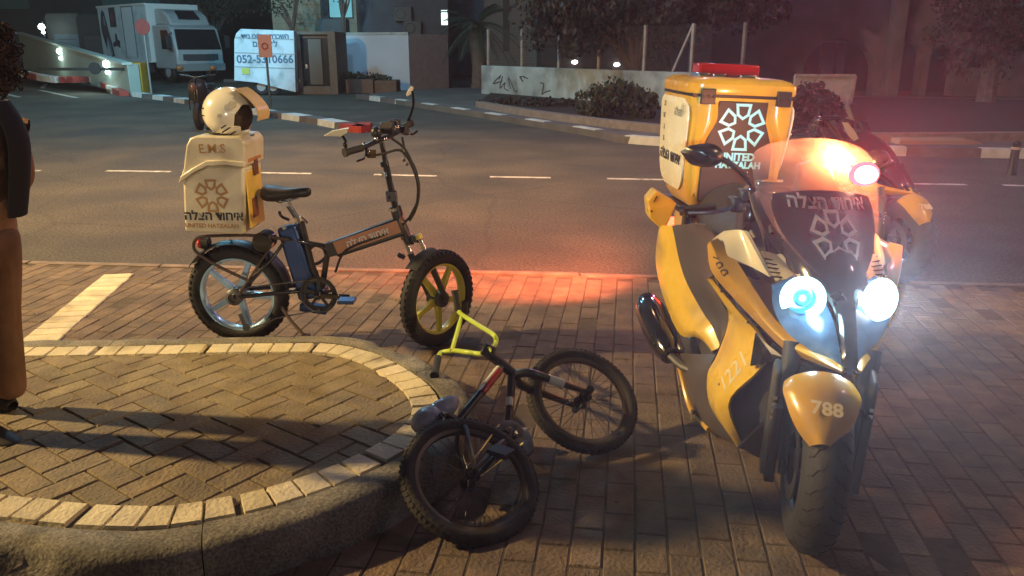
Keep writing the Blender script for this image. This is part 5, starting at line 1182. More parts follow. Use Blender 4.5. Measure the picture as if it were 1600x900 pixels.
f_r = pts([(1100, 352, .98), (1118, 372, .90), (1122, 410, .82), (1124, 462, .80), (1140, 498, .80), (1128, 530, .82), (1118, 556, .84)])
f_m = [a.lerp(b, .5) + Vector((.03, .03, 0)) for a, b in zip(r_r, f_r)]
skin('leg_shield', [r_r, f_m, f_r], mat('leg_shield_grey', (.06, .058, .065), .45, var=.12), 20, 6, .008)
lo_l = pts([(1060, 552, 1.20), (1068, 590, 1.15), (1082, 640, 1.02), (1110, 672, .80), (1160, 702, .62)])
lo_r = pts([(1118, 554, .90), (1108, 580, .82), (1108, 612, .78), (1122, 650, .70), (1162, 698, .60)])
skin('floorboard', [lo_l, [a.lerp(b, .5) + Vector((-.01, 0, 0)) for a, b in zip(lo_l, lo_r)], lo_r], mat('floorboard_brown_grey', (.075, .06, .055), .5, var=.15), 16, 5, .01)
mb = MB(); mb.tube(cr([p + Vector((-.006, 0, 0)) for p in lo_l[:4]], 16), [.012] * 17, 8); mobj('lower_trim', mb, amber, scoot)
# nose spine
mb = MB(); mb.surf([pts([(1308, 470, .20), (1312, 520, .13), (1316, 560, .07), (1320, 584, .045)]), pts([(1322, 468, .19), (1325, 520, .11), (1327, 560, .055), (1330, 586, .035)]), pts([(1336, 470, .20), (1339, 520, .13), (1340, 560, .07), (1340, 584, .045)])], 10, 6, .012, inward=(0, 1, 0)); obj('nose_spine', mb, gloss, scoot)
# headlights
lens = mat('headlight_housing', (.07, .15, .28), .35, coat=1, var=.3, vs=18)
lit = emit('daylight_ring_cyan', (.45, .88, 1.0), 4.5); litw = emit('low_beam_white', (.92, 1, 1), 60); soft = emit('reflector_glow', (.32, .66, .95), 1.6)
hlo = [(1207, 445, .33), (1208, 480, .31), (1230, 520, .24), (1275, 553, .15), (1310, 578, .08)]
hli = [(1240, 428, .36), (1272, 448, .29), (1298, 490, .20), (1310, 535, .13), (1316, 575, .07)]
for s_ in (1, -1):
    a_, b_ = pts(hlo), pts(hli)
    m_ = [p.lerp(q, .5) + Vector((-.004, -.014, 0)) for p, q in zip(a_, b_)]
    rows = [[p if s_ > 0 else mx(p) for p in r] for r in (a_, m_, b_)]
    mb = MB(); mb.surf(rows, 16, 6, .02, inward=(0, 1, 0)); hl = obj('headlight', mb, lens, scoot)
    c = S_(1254, 466, .245); c = c if s_ > 0 else mx(c)
    fwd = Vector((-.25 * s_, -1, .15)).normalized(); TT = T_axis(c, fwd)
    mb = MB(); mb.T = TT
    arc = []
    for k in range(25):
        q = R(40 if s_ > 0 else 140) + R(285) * k / 24 * (1 if s_ > 0 else -1); arc.append((.056 * math.cos(q + 1.2), .056 * math.sin(q + 1.2), .006))
    mb.torus((0, 0, .004), (0, 0, 1), .054, .016, 40, 10, sx=.7) if s_ < 0 else mb.tube(arc, .0155, 10)
    obj('light_ring', mb, lit, hl)
    mb = MB(); mb.T = TT; mb.lathe([(.0, .0), (.036, .002), (.05, .003)], n=32); mb.sphere((0, 0, .004), (.028, .028, .012), 20, 10)
    obj('projector', mb, litw if s_ < 0 else mat('projector_glass', (.05, .20, .32), .06, coat=1), hl)
    if s_ < 0:
        mb = MB(); mb.T = TT; mb.sphere((0, 0, .006), (.062, .062, .020), 28, 14); obj('low_beam', mb, litw, hl)
        lw = SM @ (c + fwd * .06); lamp('headlight_beam', 'SPOT', lw, 45, (.80, .93, 1), .05, tgt=lw + Vector((.15, -2.2, -.75)), spot=100, blend=.9)
        lamp('headlight_spill', 'SPOT', SM @ (c + fwd * .05), 1100, (.62, .84, 1), .03, tgt=(.15, 0, 1.75), spot=62, blend=.8)
    else: lamp('ring_spill', 'POINT', SM @ (c + fwd * .07), 1.6, (.5, .85, 1), .04)
# windscreen
def vis(x, z, o=0):
    u_ = (z - .78) / .47; return .27 + .42 * u_ ** .9 + 1.9 * x * x * (1 - .25 * u_) + o if u_ > 0 else .27 + 1.9 * x * x + o
def vrow(z, hw, o=0, n=9, dz=0): return [Vector((hw * (2 * k / (n - 1) - 1), vis(hw * (2 * k / (n - 1) - 1), z + dz * (1 - (2 * k / (n - 1) - 1) ** 2), o), z + dz * (1 - (2 * k / (n - 1) - 1) ** 2))) for k in range(n)]
mb = MB(); mb.surf([vrow(.80, .06), vrow(.87, .13), vrow(.95, .19), vrow(1.04, .222), vrow(1.12, .228), vrow(1.17, .215, dz=.022), vrow(1.20, .17, dz=.028)], 24, 20, .003, inward=(0, 1, 0))
mb.v = [(x + .012 * max(0, (z - .85) / .3), y, z) for x, y, z in mb.v]
scr = obj('windscreen', mb, glassy('windscreen_smoke_clear', (.70, .46, .42), .26, .08, translucent=.75), scoot)
dkv = mat('windscreen_decal', (.022, .018, .024), .25, coat=.5)
mb = MB(); mb.surf([vrow(.805, .055, -.004), vrow(.86, .115, -.004), vrow(.93, .165, -.004), vrow(1.0, .182, -.004, dz=.0), vrow(1.045, .172, -.004, dz=.02)], 20, 12, .002, inward=(0, 1, 0)); dec = obj('dark_decal', mb, dkv, scr)
mb = MB(); mb.prism([Vector((x, vis(x, z, .035), z)) for x, z in ((-.09, 1.03), (-.055, 1.135), (.0, 1.15), (.055, 1.135), (.09, 1.03))], (0, .05, 0)); obj('instrument_hood', mb, black, scoot, bev=.01)
mb = MB(); mb.box((0, .82, 1.0), (.26, .10, .10)); mb.box((-.12, .80, .96), (.1, .12, .14)); mb.box((.12, .80, .96), (.1, .12, .14)); mb.box((-.17, .74, .90), (.08, .1, .16)); obj('handlebar_cover', mb, gloss, scoot, bev=.02)
vw = mat('windscreen_lettering', (.50, .50, .54), .4)
bnd = lambda p: Vector((p.x, vis(p.x, p.z, -.013), p.z))
emblem(.080, vw, dec, (0.0, 0, .93), (1, 0, 0), (0, 0, 1), stroke=.11, bend=bnd, depth=.0008)
text(heb('איחוד הצלה'), .056, vw, dec, (.0, 0, 1.028), (1, 0, 0), (0, 0, 1), bold=.0016, bend=lambda p: Vector((p.x, vis(p.x, p.z, -.013), p.z)))
# small clear side deflector with a sticker
mb = MB(); mb.surf([pts([(1206, 308, .62), (1212, 350, .56), (1226, 372, .52)]), pts([(1220, 312, .58), (1236, 345, .53), (1240, 366, .50)])], 8, 4, .003); obj('deflector', mb, glassy('deflector_clear', (.5, .45, .38), .5, .2), scoot)
# strobe on the screen
c = S_(1350, 272, .56); mb = MB(); mb.sphere(c, (.056, .022, .042), 24, 14); sb_ = obj('strobe_lamp', mb, emit('strobe_red_lens', (1, .07, .10), 5), scoot)
mb = MB(); mb.sphere(c + Vector((0, -.012, 0)), (.042, .020, .031), 24, 14); obj('strobe_bulb', mb, emit('strobe_orange', (1, .42, .25), 26), sb_)
mb = MB(); mb.box(c + Vector((0, .028, 0)), (.08, .02, .05)); obj('strobe_housing', mb, black, sb_, bev=.004)
lamp('strobe_light', 'SPOT', SM @ (c + Vector((.0, -.05, .0))), 800, (1, .05, .09), .03, tgt=(0, 0, 1.75), spot=70, blend=.7)
lamp('strobe_light_rear', 'POINT', SM @ (c + Vector((-.06, .09, .02))), 26, (1, .34, .11), .03)
# controls
for s_ in (1, -1):
    g0, g1 = S_(1070, 329, .86), S_(1150, 318, .80); g0.x *= s_; g1.x *= s_
    mb = MB(); mb.tube([g1, Vector((.06 * s_ * -1 if 0 else -.06 * s_, .80, 1.0))], .012, 10); hbb = obj('handlebar', mb, black, scoot)
    mb = MB(); mb.tube([g0, g0.lerp(g1, .62)], .0175, 14); obj('grip', mb, rubber, hbb); mb = MB(); mb.cyl(g0, g0 + (g0 - g1).normalized() * .02, .019); obj('bar_end', mb, chrome, hbb)
    mb = MB(); mb.tube(cr([g1 + Vector((0, -.03, 0)), g0.lerp(g1, .5) + Vector((0, -.05, -.01)), g0 + Vector((0, -.045, 0))], 10), .008, 8); obj('brake_lever', mb, mat('lever_blue_steel', (.25, .32, .55), .2, metal=.9), hbb)
    mb = MB(); mb.box(g1 + Vector((0, -.01, 0)), (.06, .06, .055)); mb.box(g1 + Vector((.02 * s_, -.02, .04)), (.045, .05, .04)); obj('switch_box', mb, black, hbb, bev=.008)
    mm = pts([(1064, 238, .72), (1078, 228, .70), (1108, 224, .70), (1126, 232, .70), (1130, 250, .70), (1110, 261, .71), (1080, 257, .72)]); mm = [Vector((p.x * s_, p.y, p.z)) for p in mm]
    if s_ < 0: mm = [Vector((.27 + (p.x - .30) * .55, p.y + .1, p.z * .8 + .22)) for p in mm]
    cc = sum(mm, Vector()) / 7; mb = MB(); mb.surf([mm + [mm[0]], [p.lerp(cc, .35) + Vector((0, -.035, 0)) for p in mm + [mm[0]]], [p.lerp(cc, .95) + Vector((0, -.05, 0)) for p in mm + [mm[0]]]], 28, 6, .01, smooth=True); mb.prism([p + Vector((0, .004, 0)) for p in mm], (0, .008, 0)); mr = obj('mirror', mb, mat('mirror_shell_black', (.013, .013, .016), .3, coat=.5), scoot)
    e0, e1, e2 = S_(1124, 246, .70), S_(1150, 262, .70), S_(1172, 285, .72)
    mb = MB(); mb.tube(cr([Vector((p.x * s_, p.y, p.z)) for p in (e0, e1, e2)] + [Vector((-.15 * s_, .76, 1.0))], 12), .010, 8); obj('mirror_stem', mb, black, mr)
lv = S_(1167, 268, .74); mb = MB(); mb.tube([lv, S_(1167, 285, .74)], .004, 6); obj('aerial', mb, chrome, scoot)
for q in ([(1172, 300, .72), (1180, 330, .66), (1192, 360, .6), (1200, 395, .55)], [(1182, 300, .70), (1196, 330, .64), (1206, 365, .56)], [(1160, 322, .76), (1168, 350, .72), (1180, 372, .66)]): mb = MB(); mb.tube(cr(pts(q), 14), .008, 8); obj('cable', mb, black, scoot)
mb = MB(); mb.surf([pts([(1178, 300, .66), (1188, 340, .60), (1206, 380, .54), (1250, 425, .44), (1305, 470, .24)]), pts([(1198, 300, .68), (1216, 340, .60), (1236, 378, .54), (1272, 420, .42), (1315, 462, .24)])], 16, 4, .02, inward=(1, 1, 0)); mobj('screen_surround', mb, mat('surround_blue_black', (.012, .013, .028), .3, coat=.5), scoot)
text('788', .064, blk, brow, S_(1128, 410, .565) + Vector((-.022, -.030, .004)), S_(1148, 437, .52) - S_(1117, 388, .59), S_(1150, 400, .55) - S_(1132, 410, .565), bold=0, onto=brow)
ex_ = S_(1162, 550, .53) - S_(1116, 610, .62); text('1221', .095, mat('lettering_pale', (.82, .74, .55), .5), sp1, S_(1143, 577, .575) + Vector((-.02, -.02, .0)), ex_, S_(1128, 560, .6) - S_(1142, 577, .6), bold=.001, onto=sp1)
for q in ((1130, 452, .62), (1165, 505, .53), (1122, 600, .62), (1045, 420, 1.40), (1080, 500, 1.18)):
    for tgt_ in ([o for o in bpy.data.objects if o.name.startswith('side_panel') or o.name.startswith('rear_side_panel')]):
        if tgt_.parent is not scoot: continue
        from mathutils.bvhtree import BVHTree
        bv = BVHTree.FromPolygons([tuple(v.co) for v in tgt_.data.vertices], [tuple(p.vertices) for p in tgt_.data.polygons]); h = bv.find_nearest(S_(*q))
        if h[0] is not None and h[3] < .05: mb = MB(); mb.sphere(h[0], (.0055, .0055, .0055), 10, 6); obj('screw', mb, dgrey, tgt_); break
# exhaust, stand
mb = MB(); e0, e1 = S_(1048, 556, 1.20), S_(1010, 470, 1.62); mb.tube([e0.lerp(e1, k / 10) for k in range(11)], [.045, .062, .070, .073, .075, .076, .076, .075, .072, .066, .05], 20); exh = obj('exhaust', mb, gloss, scoot)
mb = MB(); o2 = Vector((.045, -.05, .01)); mb.beam(e0.lerp(e1, .08) + o2, e0.lerp(e1, .62) + o2, .03, .05); obj('heat_shield', mb, chrome, exh, bev=.008)
mb = MB(); mb.tube(cr([e0, e0 + Vector((.05, -.1, -.02)), (-.1, .95, .2)], 10), .02, 10); obj('exhaust_pipe', mb, mgrey, exh)
mb = MB(); sb0 = S_(1083, 640, .98); mb.tube([sb0, S_(1083, 678, .95)], .012, 8); mb.box(S_(1080, 683, .95) , (.09, .05, .012)); obj('side_stand', mb, mgrey, scoot, bev=.003)
for z in (.68,): mb = MB(); mb.box((0, 2.02, .62), (.2, .04, .08)); obj('tail_light', mb, emit('tail_red', (1, .05, .02), 12), scoot, bev=.01)
# rack bracket
mb = MB(); mb.prism(pts([(1012, 313, 1.50), (1025, 298, 1.50), (1058, 318, 1.46), (1046, 345, 1.46), (1038, 362, 1.46), (1015, 342, 1.50)]), (.01, .12, 0)); rb = mobj('rack_bracket', mb, yellow, scoot, bev=.008)
mb = MB()
for k in range(7): a_ = S_(1024 + k * 3.6, 311 + k * 2.3, 1.492); mb.box(a_, (.004, .004, .03), Matrix.Rotation(R(25), 3, 'Y'))
for q in ((1018, 330), (1028, 336), (1036, 343)): mb.sphere(S_(*q, 1.492), .005, 8, 6)
obj('vent', mb, black, rb)
mb = MB(); mb.box((0, 1.62, .80), (.40, .5, .03)); mb.box((-.19, 1.42, .76), (.03, .05, .12)); mb.box((.19, 1.42, .76), (.03, .05, .12)); obj('rear_rack', mb, black, scoot, bev=.005)
# top box
BXC = Vector((.008, 0, 0)); y0_, y1_ = 1.40, 1.88
mb = MB(); rows = []
for z, hw, ya, yb in ((.825, .175, 1.44, 1.82), (.86, .195, 1.42, 1.85), (1.0, .222, 1.41, 1.87), (1.2, .236, 1.40, 1.88), (1.318, .238, 1.40, 1.88)):
    c_ = .055; ring = []
    for cx_, cy_, qa in ((hw - c_, ya + c_, -90), (hw - c_, yb - c_, 0), (-hw + c_, yb - c_, 90), (-hw + c_, ya + c_, 180)):
        for k in range(5): q = R(qa + 22.5 * k); ring.append(BXC + Vector((cx_ + c_ * math.cos(q), cy_ + c_ * math.sin(q), z)))
    rows.append(ring)
def ringloft(mb, rows):
    n = len(rows[0]); vs = [p for r in rows for p in r]; fs = [(i * n + k, i * n + (k + 1) % n, (i + 1) * n + (k + 1) % n, (i + 1) * n + k) for i in range(len(rows) - 1) for k in range(n)]
    fs += [tuple(range(n))[::-1], tuple((len(rows) - 1) * n + k for k in range(n))]; mb.add(vs, fs)
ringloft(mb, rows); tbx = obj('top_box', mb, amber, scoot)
mb = MB(); rows = []
for z, d_ in ((1.332, .004), (1.345, .008), (1.375, .006), (1.392, -.012), (1.402, -.045)):
    hw, ya, yb = .238 + d_, 1.40 - d_, 1.88 + d_; c_ = .06; ring = []
    for cx_, cy_, qa in ((hw - c_, ya + c_, -90), (hw - c_, yb - c_, 0), (-hw + c_, yb - c_, 90), (-hw + c_, ya + c_, 180)):
        for k in range(5): q = R(qa + 22.5 * k); ring.append(BXC + Vector((cx_ + c_ * math.cos(q), cy_ + c_ * math.sin(q), z)))
    rows.append(ring)
ringloft(mb, rows); obj('lid', mb, amber, tbx)
mb = MB(); mb.box(BXC + Vector((0, 1.64, 1.325)), (.462, .466, .016)); obj('lid_seal', mb, black, tbx)
yf = 1.394
mb = MB(); mb.prism([BXC + Vector((x, yf, z)) for x, z in ((-.115, 1.305), (.108, 1.305), (.105, 1.22), (.15, 1.10), (.155, .86), (-.165, .86), (-.165, 1.06), (-.155, 1.13), (-.125, 1.22))], (0, .012, 0)); fp_ = obj('front_recess', mb, mat('recess_brown', (.030, .020, .022), .5, var=.12), tbx, bev=.004)
for s_ in (-1, 1):
    mb = MB(); mb.surf([[BXC + Vector((s_ * x, y_, z)) for x, y_, z in ((.118, 1.398, 1.30), (.118, 1.394, 1.22), (.165, 1.396, 1.10), (.172, 1.40, .88))], [BXC + Vector((s_ * x, y_, z)) for x, y_, z in ((.150, 1.378, 1.29), (.158, 1.374, 1.21), (.188, 1.380, 1.10), (.186, 1.39, .90))], [BXC + Vector((s_ * x, y_, z)) for x, y_, z in ((.20, 1.402, 1.30), (.205, 1.402, 1.2), (.205, 1.405, 1.08), (.19, 1.41, .88))]], 14, 8, .008, inward=(0, 1, 0))
    obj('front_rib', mb, amber, tbx)
emblem(.102, retro, tbx, BXC + Vector((-.003, yf - .002, 1.195)), (1, 0, 0), (0, 0, 1), stroke=.105)
text('UNITED', .046, retro, tbx, BXC + Vector((-.01, yf - .003, 1.064)), (1, 0, 0), (0, 0, 1), bold=.002)
text('HATZALAH', .040, retro, tbx, BXC + Vector((.0, yf - .003, 1.028)), (1, 0, 0), (0, 0, 1), bold=.002)
for s_ in (-1, 1):
    mb = MB(); mb.box(BXC + Vector((s_ * .170, 1.388, 1.322)), (.064, .02, .066))
    for k in range(3): mb.cyl(BXC + Vector((s_ * .170 - .022 + k * .022, 1.382, 1.322)), BXC + Vector((s_ * .170 - .022 + k * .022, 1.374, 1.322)), .007, n=8)
    obj('hinge', mb, black, tbx, bev=.003)
for s_ in (-1, 1):
    mb = MB(); rows = []
    for z, ya, yb, xx in ((1.305, 1.50, 1.83, .2405), (1.27, 1.425, 1.86, .2415), (1.15, 1.43, 1.86, .2365), (1.02, 1.46, 1.86, .229), (.93, 1.50, 1.85, .218), (.885, 1.56, 1.80, .208)):
        rows.append([BXC + Vector((s_ * (xx + .001 + .004 * math.sin(math.pi * k / 4)), ya + (yb - ya) * k / 4, z)) for k in range(5)])
    mb.surf(rows, 8, 16, .006, inward=(-s_, 0, 0)); obj('side_panel', mb, pale, tbx)
xs_ = BXC.x - .248
for k in range(5): text('x', .05, mat('side_mark_grey', (.25, .24, .2)), tbx, Vector((xs_ + .000 + (.0015 if k < 2 else .004 + k * .0018), 1.78, 1.27 - k * .055)), (0, -1, 0), (0, 0, 1), bold=.0005)
text(heb('איחוד הצלה'), .068, blk, tbx, Vector((xs_ + .0115, 1.66, 1.03)), (0, -1, 0), (.06, 0, 1), bold=.002)
text(heb('הצלה'), .05, mat('side_mark_grey', (.25, .24, .2)), tbx, Vector((xs_ - .0015, 1.55, 1.24)), (0, -1, 0), (0, 0, 1), bold=.001)
emblem(.024, mat('side_mark_grey', (.25, .24, .2)), tbx, Vector((xs_ - .001, 1.48, 1.26)), (0, -1, 0), (0, 0, 1), stroke=.12)
mb = MB(); cb = Vector((-.03, 1.58, 1.43)); mb.box(cb + Vector((0, 0, .004)), (.28, .11, .052)); lb = obj('light_bar', mb, glassy('beacon_red', (.32, .015, .02), .85, .12), tbx, bev=.01)
for x in (-.09, .09): mb = MB(); mb.box(cb + Vector((x, -.02, .004)), (.075, .06, .035)); obj('beacon_insert', mb, emit('beacon_insert_red', (.6, .03, .03), .12), tbx, bev=.006)
mb = MB(); mb.box(cb + Vector((0, 0, -.030)), (.29, .12, .014)); mb.box(cb + Vector((-.12, -.02, -.022)), (.05, .10, .02)); mb.box(cb + Vector((-.05, -.03, -.022)), (.06, .09, .016)); mb.box(cb + Vector((.08, -.03, -.022)), (.07, .09, .016)); obj('light_bar_base', mb, chrome, tbx, bev=.003)
lamp('emblem_fill_spot', 'SPOT', (.12, -.12, 1.5), 420, (.55, .88, 1), .02, tgt=SM @ Vector((.0, 1.39, 1.16)), spot=10.5, blend=.5)  # added narrow cool spot that brightens the top box emblem
# red light thrown on the road behind the scooter
lamp('rear_warning_light', 'SPOT', SM @ Vector((-.05, 2.12, .95)), 1000, (1, .20, .08), .05, tgt=(-.5, 6.6, 0), spot=80, blend=.8)

# second yellow scooter standing behind
sc2 = copy_tree(scoot, None, skip=('top_box', 'windscreen', 'strobe_lamp', 'rack_bracket', 'mirror', 'aerial', 'headlight', 'light_ring'))
sc2.matrix_world = Matrix.Translation((2.74, 5.25, .008)) @ Matrix.Rotation(R(34), 4, 'Z') @ Matrix.Rotation(R(2), 4, 'Y')
sc2['label'] = 'second yellow scooter without a top box, parked behind the windscreen of the lit one'
sc2['category'] = 'scooter'
lamp('second_scooter_fill', 'POINT', (3.1, 4.5, 1.3), 26, (1, .66, .45), .04)  # added fill hung in front of the second scooter to brighten it
lamp('red_haze_fill', 'POINT', (2.8, 7.6, 1.2), 45, (1, .14, .22), .04)  # added red light that tints the haze and background, no lamp there

# ================================================================== person at the left edge
skinm = mat('skin', (.42, .23, .15), .6, var=.1); hairm = mat('hair_brown', (.035, .014, .010), .7, var=.4, vs=20); topm = mat('shirt_tan', (.30, .15, .08), .9, var=.15, vs=10, bump=.4, bs=60); vestm = mat('vest_black', (.012, .011, .014), .85, var=.2); trm = mat('trousers_brown', (.24, .125, .065), .9, var=.3, vs=6, bump=1, bs=9); shoem = mat('shoe_dark', (.02, .017, .016), .6)
def skinmesh(name, verts, edges, m, parent, root=0, sub=2, **kw):
    me = bpy.data.meshes.new(name); me.from_pydata([v_[0] for v_ in verts], edges, []); o = bpy.data.objects.new(name, me); C.objects.link(o); o.parent = parent
    md = o.modifiers.new('skin', 'SKIN'); md.use_smooth_shade = True
    for k, v_ in enumerate(verts):
        r_ = v_[1] if isinstance(v_[1], tuple) else (v_[1], v_[1]); me.skin_vertices[0].data[k].radius = r_; me.skin_vertices[0].data[k].use_root = (k == root)
    s2 = o.modifiers.new('sub', 'SUBSURF'); s2.levels = sub; s2.render_levels = sub; me.materials.append(m)
    dg = bpy.context.evaluated_depsgraph_get(); dg.update(); nm = bpy.data.meshes.new_from_object(o.evaluated_get(dg)); o.modifiers.clear(); o.data = nm
    if not nm.materials: nm.materials.append(m)
    nm.shade_smooth()
    for k_, v2 in kw.items(): o[k_] = v2
    return o
# local: facing -x (towards the left of the picture), y away from camera; feet at z 0
pr_ = thing('person', 'person with curly dark hair, tan shirt, black vest and brown trousers at the left edge', 'person', M=Matrix.Translation((-2.04, 2.84, IZ + .006)) @ Matrix.Rotation(R(8.5), 4, 'Y') @ Matrix.Rotation(R(-8), 4, 'Z') @ Matrix.Scale(.91, 4))
hh = 1.0
V = [((0, 0, .86), (.135, .105)), ((0, 0, 1.0), (.125, .095)), ((.0, 0, 1.14), (.135, .10)), ((0, 0, 1.26), (.14, .09)), ((-.01, 0, 1.345), .058), ((-.02, 0, 1.41), .052), ((-.03, 0, 1.50), (.085, .078)), ((-.035, 0, 1.57), (.080, .075)),
     ((.0, -.155, 1.27), .052), ((.12, -.21, 1.04), .042), ((-.04, -.215, .90), .034), ((-.14, -.20, .93), .027),
     ((.0, .155, 1.27), .052), ((.05, .20, 1.03), .042), ((-.09, .17, .92), .034), ((-.17, .14, .96), .027),
     ((0, -.085, .80), .092), ((.01, -.09, .46), .058), ((.02, -.09, .11), .038), ((0, .085, .80), .092), ((0, .10, .46), .058), ((.02, .11, .11), .038),
     ((.06, -.10, .045), .036), ((.14, -.13, .03), .030), ((-.10, .12, .03), .030)]
Ed = [(0, 1), (1, 2), (2, 3), (3, 4), (4, 5), (5, 6), (6, 7), (3, 8), (8, 9), (9, 10), (10, 11), (3, 12), (12, 13), (13, 14), (14, 15), (0, 16), (16, 17), (17, 18), (0, 19), (19, 20), (20, 21), (18, 22), (22, 23), (21, 24)]
body_p = skinmesh('body', V, Ed, skinm, pr_)
def hand(base, dirv, palmn, side):
    base, dirv, palmn = Vector(base), Vector(dirv).normalized(), Vector(palmn).normalized(); sd = dirv.cross(palmn).normalized()
    vs = [(base, .020), (base + dirv * .04, (.026, .015)), (base + dirv * .085, (.028, .012))]; ed = [(0, 1), (1, 2)]
    for k, (o_, l) in enumerate(((-.030, .062), (-.010, .074), (.010, .070), (.029, .055))):
        a_ = base + dirv * .085 + sd * o_; p1_ = a_ + dirv * l * .45 + palmn * .006; p2_ = p1_ + dirv * l * .32 + palmn * .014; p3_ = p2_ + dirv * l * .2 + palmn * .018
        i0 = len(vs); vs += [(a_, .0088), (p1_, .0084), (p2_, .0078), (p3_, .0066)]; ed += [(2, i0), (i0, i0 + 1), (i0 + 1, i0 + 2), (i0 + 2, i0 + 3)]
    i0 = len(vs); a_ = base + dirv * .03 + sd * side * .028; vs += [(a_, .011), (a_ + (dirv + sd * side).normalized() * .035, .0095), (a_ + (dirv * 1.3 + sd * side * .7).normalized() * .062, .0078)]; ed += [(1, i0), (i0, i0 + 1), (i0 + 1, i0 + 2)]
    return vs, ed
for e_, s_ in (((-.14, -.20, .93), 1), ((-.17, .14, .96), -1)):
    vs_, ed_ = hand(e_, (-.9, .1, .1), (0, -s_ * -.3, -1), s_); skinmesh('hand', vs_, ed_, skinm, pr_, 0, 1)
# face details
mb = MB(); mb.sphere((-.112, 0, 1.525), (.022, .013, .022), 10, 8); fb = obj('nose', mb, skinm, pr_)
for s_ in (-1, 1):
    mb = MB(); mb.sphere((-.103, s_ * .032, 1.552), (.012, .014, .009), 10, 8); ey = obj('eye', mb, mat('eye_white', (.6, .57, .52), .3), pr_); mb = MB(); mb.sphere((-.113, s_ * .033, 1.552), (.004, .006, .006), 8, 6); obj('iris', mb, mat('iris_dark', (.03, .02, .015), .2), ey)
    mb = MB(); mb.sphere((-.02, s_ * .083, 1.53), (.018, .010, .028), 10, 8); obj('ear', mb, skinm, pr_)
    mb = MB(); mb.tube([(-.104, s_ * .018, 1.574), (-.108, s_ * .034, 1.579), (-.098, s_ * .05, 1.573)], .004, 6); obj('eyebrow', mb, hairm, pr_)
mb = MB(); mb.tube([(-.100, -.022, 1.478), (-.108, 0, 1.480), (-.100, .022, 1.478)], .006, 8); obj('mouth', mb, mat('lips', (.32, .10, .08), .5), pr_)
# clothes
topV = [(p, (tuple(x + .012 for x in r_) if isinstance(r_, tuple) else r_ + .012)) for p, r_ in [V[0], V[1], V[2], V[3], V[4]]] + [(V[8][0], .068), ((.07, -.20, 1.13), .060), (V[12][0], .068), ((.03, .18, 1.13), .060), ((.122, -.213, 1.03), .054), ((.03, -.215, .96), .047), ((.05, .20, 1.02), .054), ((-.03, .188, .96), .047)]
topV[4] = ((-.005, 0, 1.325), .066)
skinmesh('shirt', topV, [(0, 1), (1, 2), (2, 3), (3, 4), (3, 5), (5, 6), (3, 7), (7, 8), (6, 9), (9, 10), (8, 11), (11, 12)], topm, pr_, 0)
vV = [((.018, 0, .98), (.148, .118)), ((.018, 0, 1.12), (.158, .122)), ((.02, 0, 1.24), (.155, .115)), ((.02, 0, 1.30), (.12, .095))]
mb = MB(); rows = []
for z, rx, ry in ((.93, .142, .118), (1.02, .150, .128), (1.12, .158, .132), (1.22, .156, .132), (1.30, .12, .12), (1.36, .08, .09)):
    rows.append([Vector((.03 + rx * math.cos(q), ry * math.sin(q), z)) for q in [R(x) for x in (-22, -8, 6, 20, 34, 48, 66)]])
mb.surf(rows, 22, 16, .012); obj('vest', mb, vestm, pr_)
trV = [((0, 0, .90), (.145, .115)), ((0, 0, .82), (.15, .118)), ((0, -.085, .76), .108), ((.01, -.095, .46), .078), ((.02, -.095, .13), .068), ((.02, -.095, .06), .066), ((0, .085, .76), .108), ((0, .10, .46), .078), ((.02, .115, .13), .068), ((.02, .115, .06), .066)]
skinmesh('trousers', trV, [(0, 1), (1, 2), (2, 3), (3, 4), (4, 5), (1, 6), (6, 7), (7, 8), (8, 9)], trm, pr_, 0)
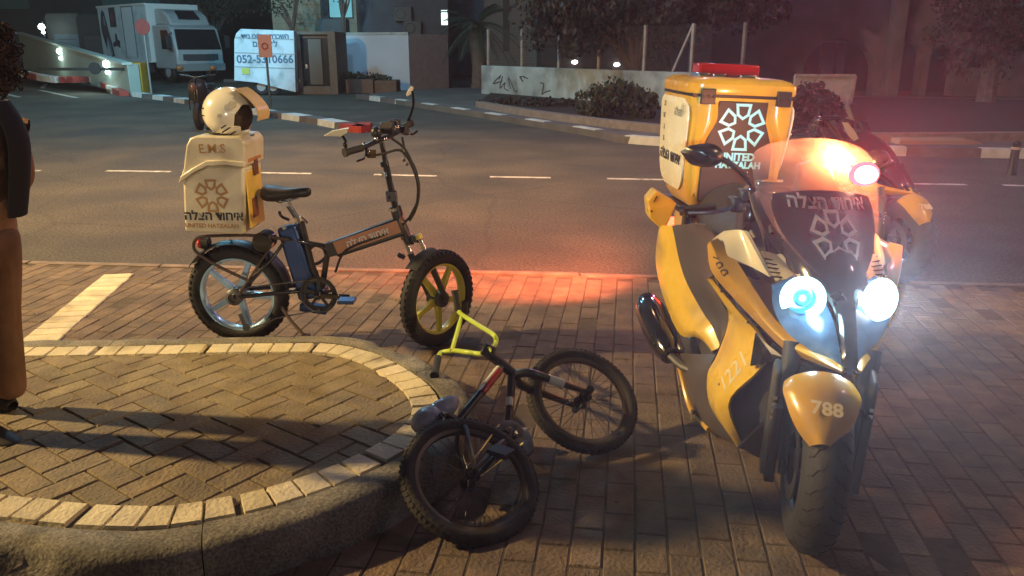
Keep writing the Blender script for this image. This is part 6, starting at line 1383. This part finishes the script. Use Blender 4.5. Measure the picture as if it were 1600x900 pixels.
for a_, b_ in (((.0, -.105, .035), (.27, -.15, .018)), ((.03, .115, .035), (-.17, .13, .02))):
    a_, b_ = Vector(a_), Vector(b_); rows = []
    for t_, w_, h_ in ((0, .028, .045), (.15, .04, .075), (.4, .042, .070), (.7, .048, .045), (.92, .036, .032), (1, .012, .018)):
        c = a_.lerp(b_, t_); c.z = 0; d_ = (b_ - a_); d_.z = 0; d_.normalize(); sd = Vector((-d_.y, d_.x, 0)); rows.append([c + sd * (w_ * math.cos(q)) + Vector((0, 0, max(0, h_ * (.5 + .5 * math.sin(q))))) for q in [2 * math.pi * k / 12 for k in range(13)]])
    mb = MB(); mb.surf(rows, 18, 14, .002); obj('shoe', mb, shoem, pr_)
# curly hair: many small curls over the back and top of the head
mb = MB(); rh = random.Random(4)
mb.sphere((.015, 0, 1.545), (.105, .10, .112), 18, 12)
for k in range(620):
    d_ = Vector((rh.gauss(0, 1), rh.gauss(0, 1), rh.gauss(0, 1))).normalized()
    if d_.x < -.35 and d_.z < .55: continue
    if d_.z < -.6 and rh.random() < .5: continue
    b_ = Vector((.02, 0, 1.535)) + Vector((d_.x * .125, d_.y * .125, d_.z * .118 - (.05 if d_.x > 0 and d_.z < 0 else 0))) * rh.uniform(.78, 1.08)
    r_ = rh.uniform(.010, .019); ax_ = Vector((rh.gauss(0, 1), rh.gauss(0, 1), rh.gauss(0, 1))).normalized(); aa, ab, _ = basis(ax_); n_ = rh.randint(9, 16)
    mb.tube([b_ + aa * (r_ * math.cos(j * .8)) + ab * (r_ * math.sin(j * .8)) + ax_ * (j * .0035) for j in range(n_)], .0035, 4)
obj('hair', mb, hairm, pr_)

# thin haze volume added to give the lamps a glow and veil
import os
hz = MB(); hz.box((0, 30, 8), (160, 130, 22))
hzo = obj('haze', hz, MATS.get('haze') or bpy.data.materials.new('haze'), kind='stuff')
hm = hzo.data.materials[0]; hm.use_nodes = True; hm.node_tree.nodes.clear()
ho = hm.node_tree.nodes.new('ShaderNodeOutputMaterial'); hv = hm.node_tree.nodes.new('ShaderNodeVolumePrincipled')
hv.inputs['Color'].default_value = (.9, .88, .95, 1); hv.inputs['Density'].default_value = .0013; hv.inputs['Anisotropy'].default_value = .65
hm.node_tree.links.new(hv.outputs[0], ho.inputs['Volume'])
for o_ in C.objects:
    if o_.parent is None and 'category' in o_ and 'group' not in o_:
        k_ = o_.name.split('.')[0]
        g_ = {'street_tree': 'trees beyond the road', 'slender_tree': 'thin young trees by the stone building', 'parked_van': 'vans parked behind the ramp wall', 'bush': 'bushes in the far planting strip'}.get(k_)
        if g_: o_['group'] = g_
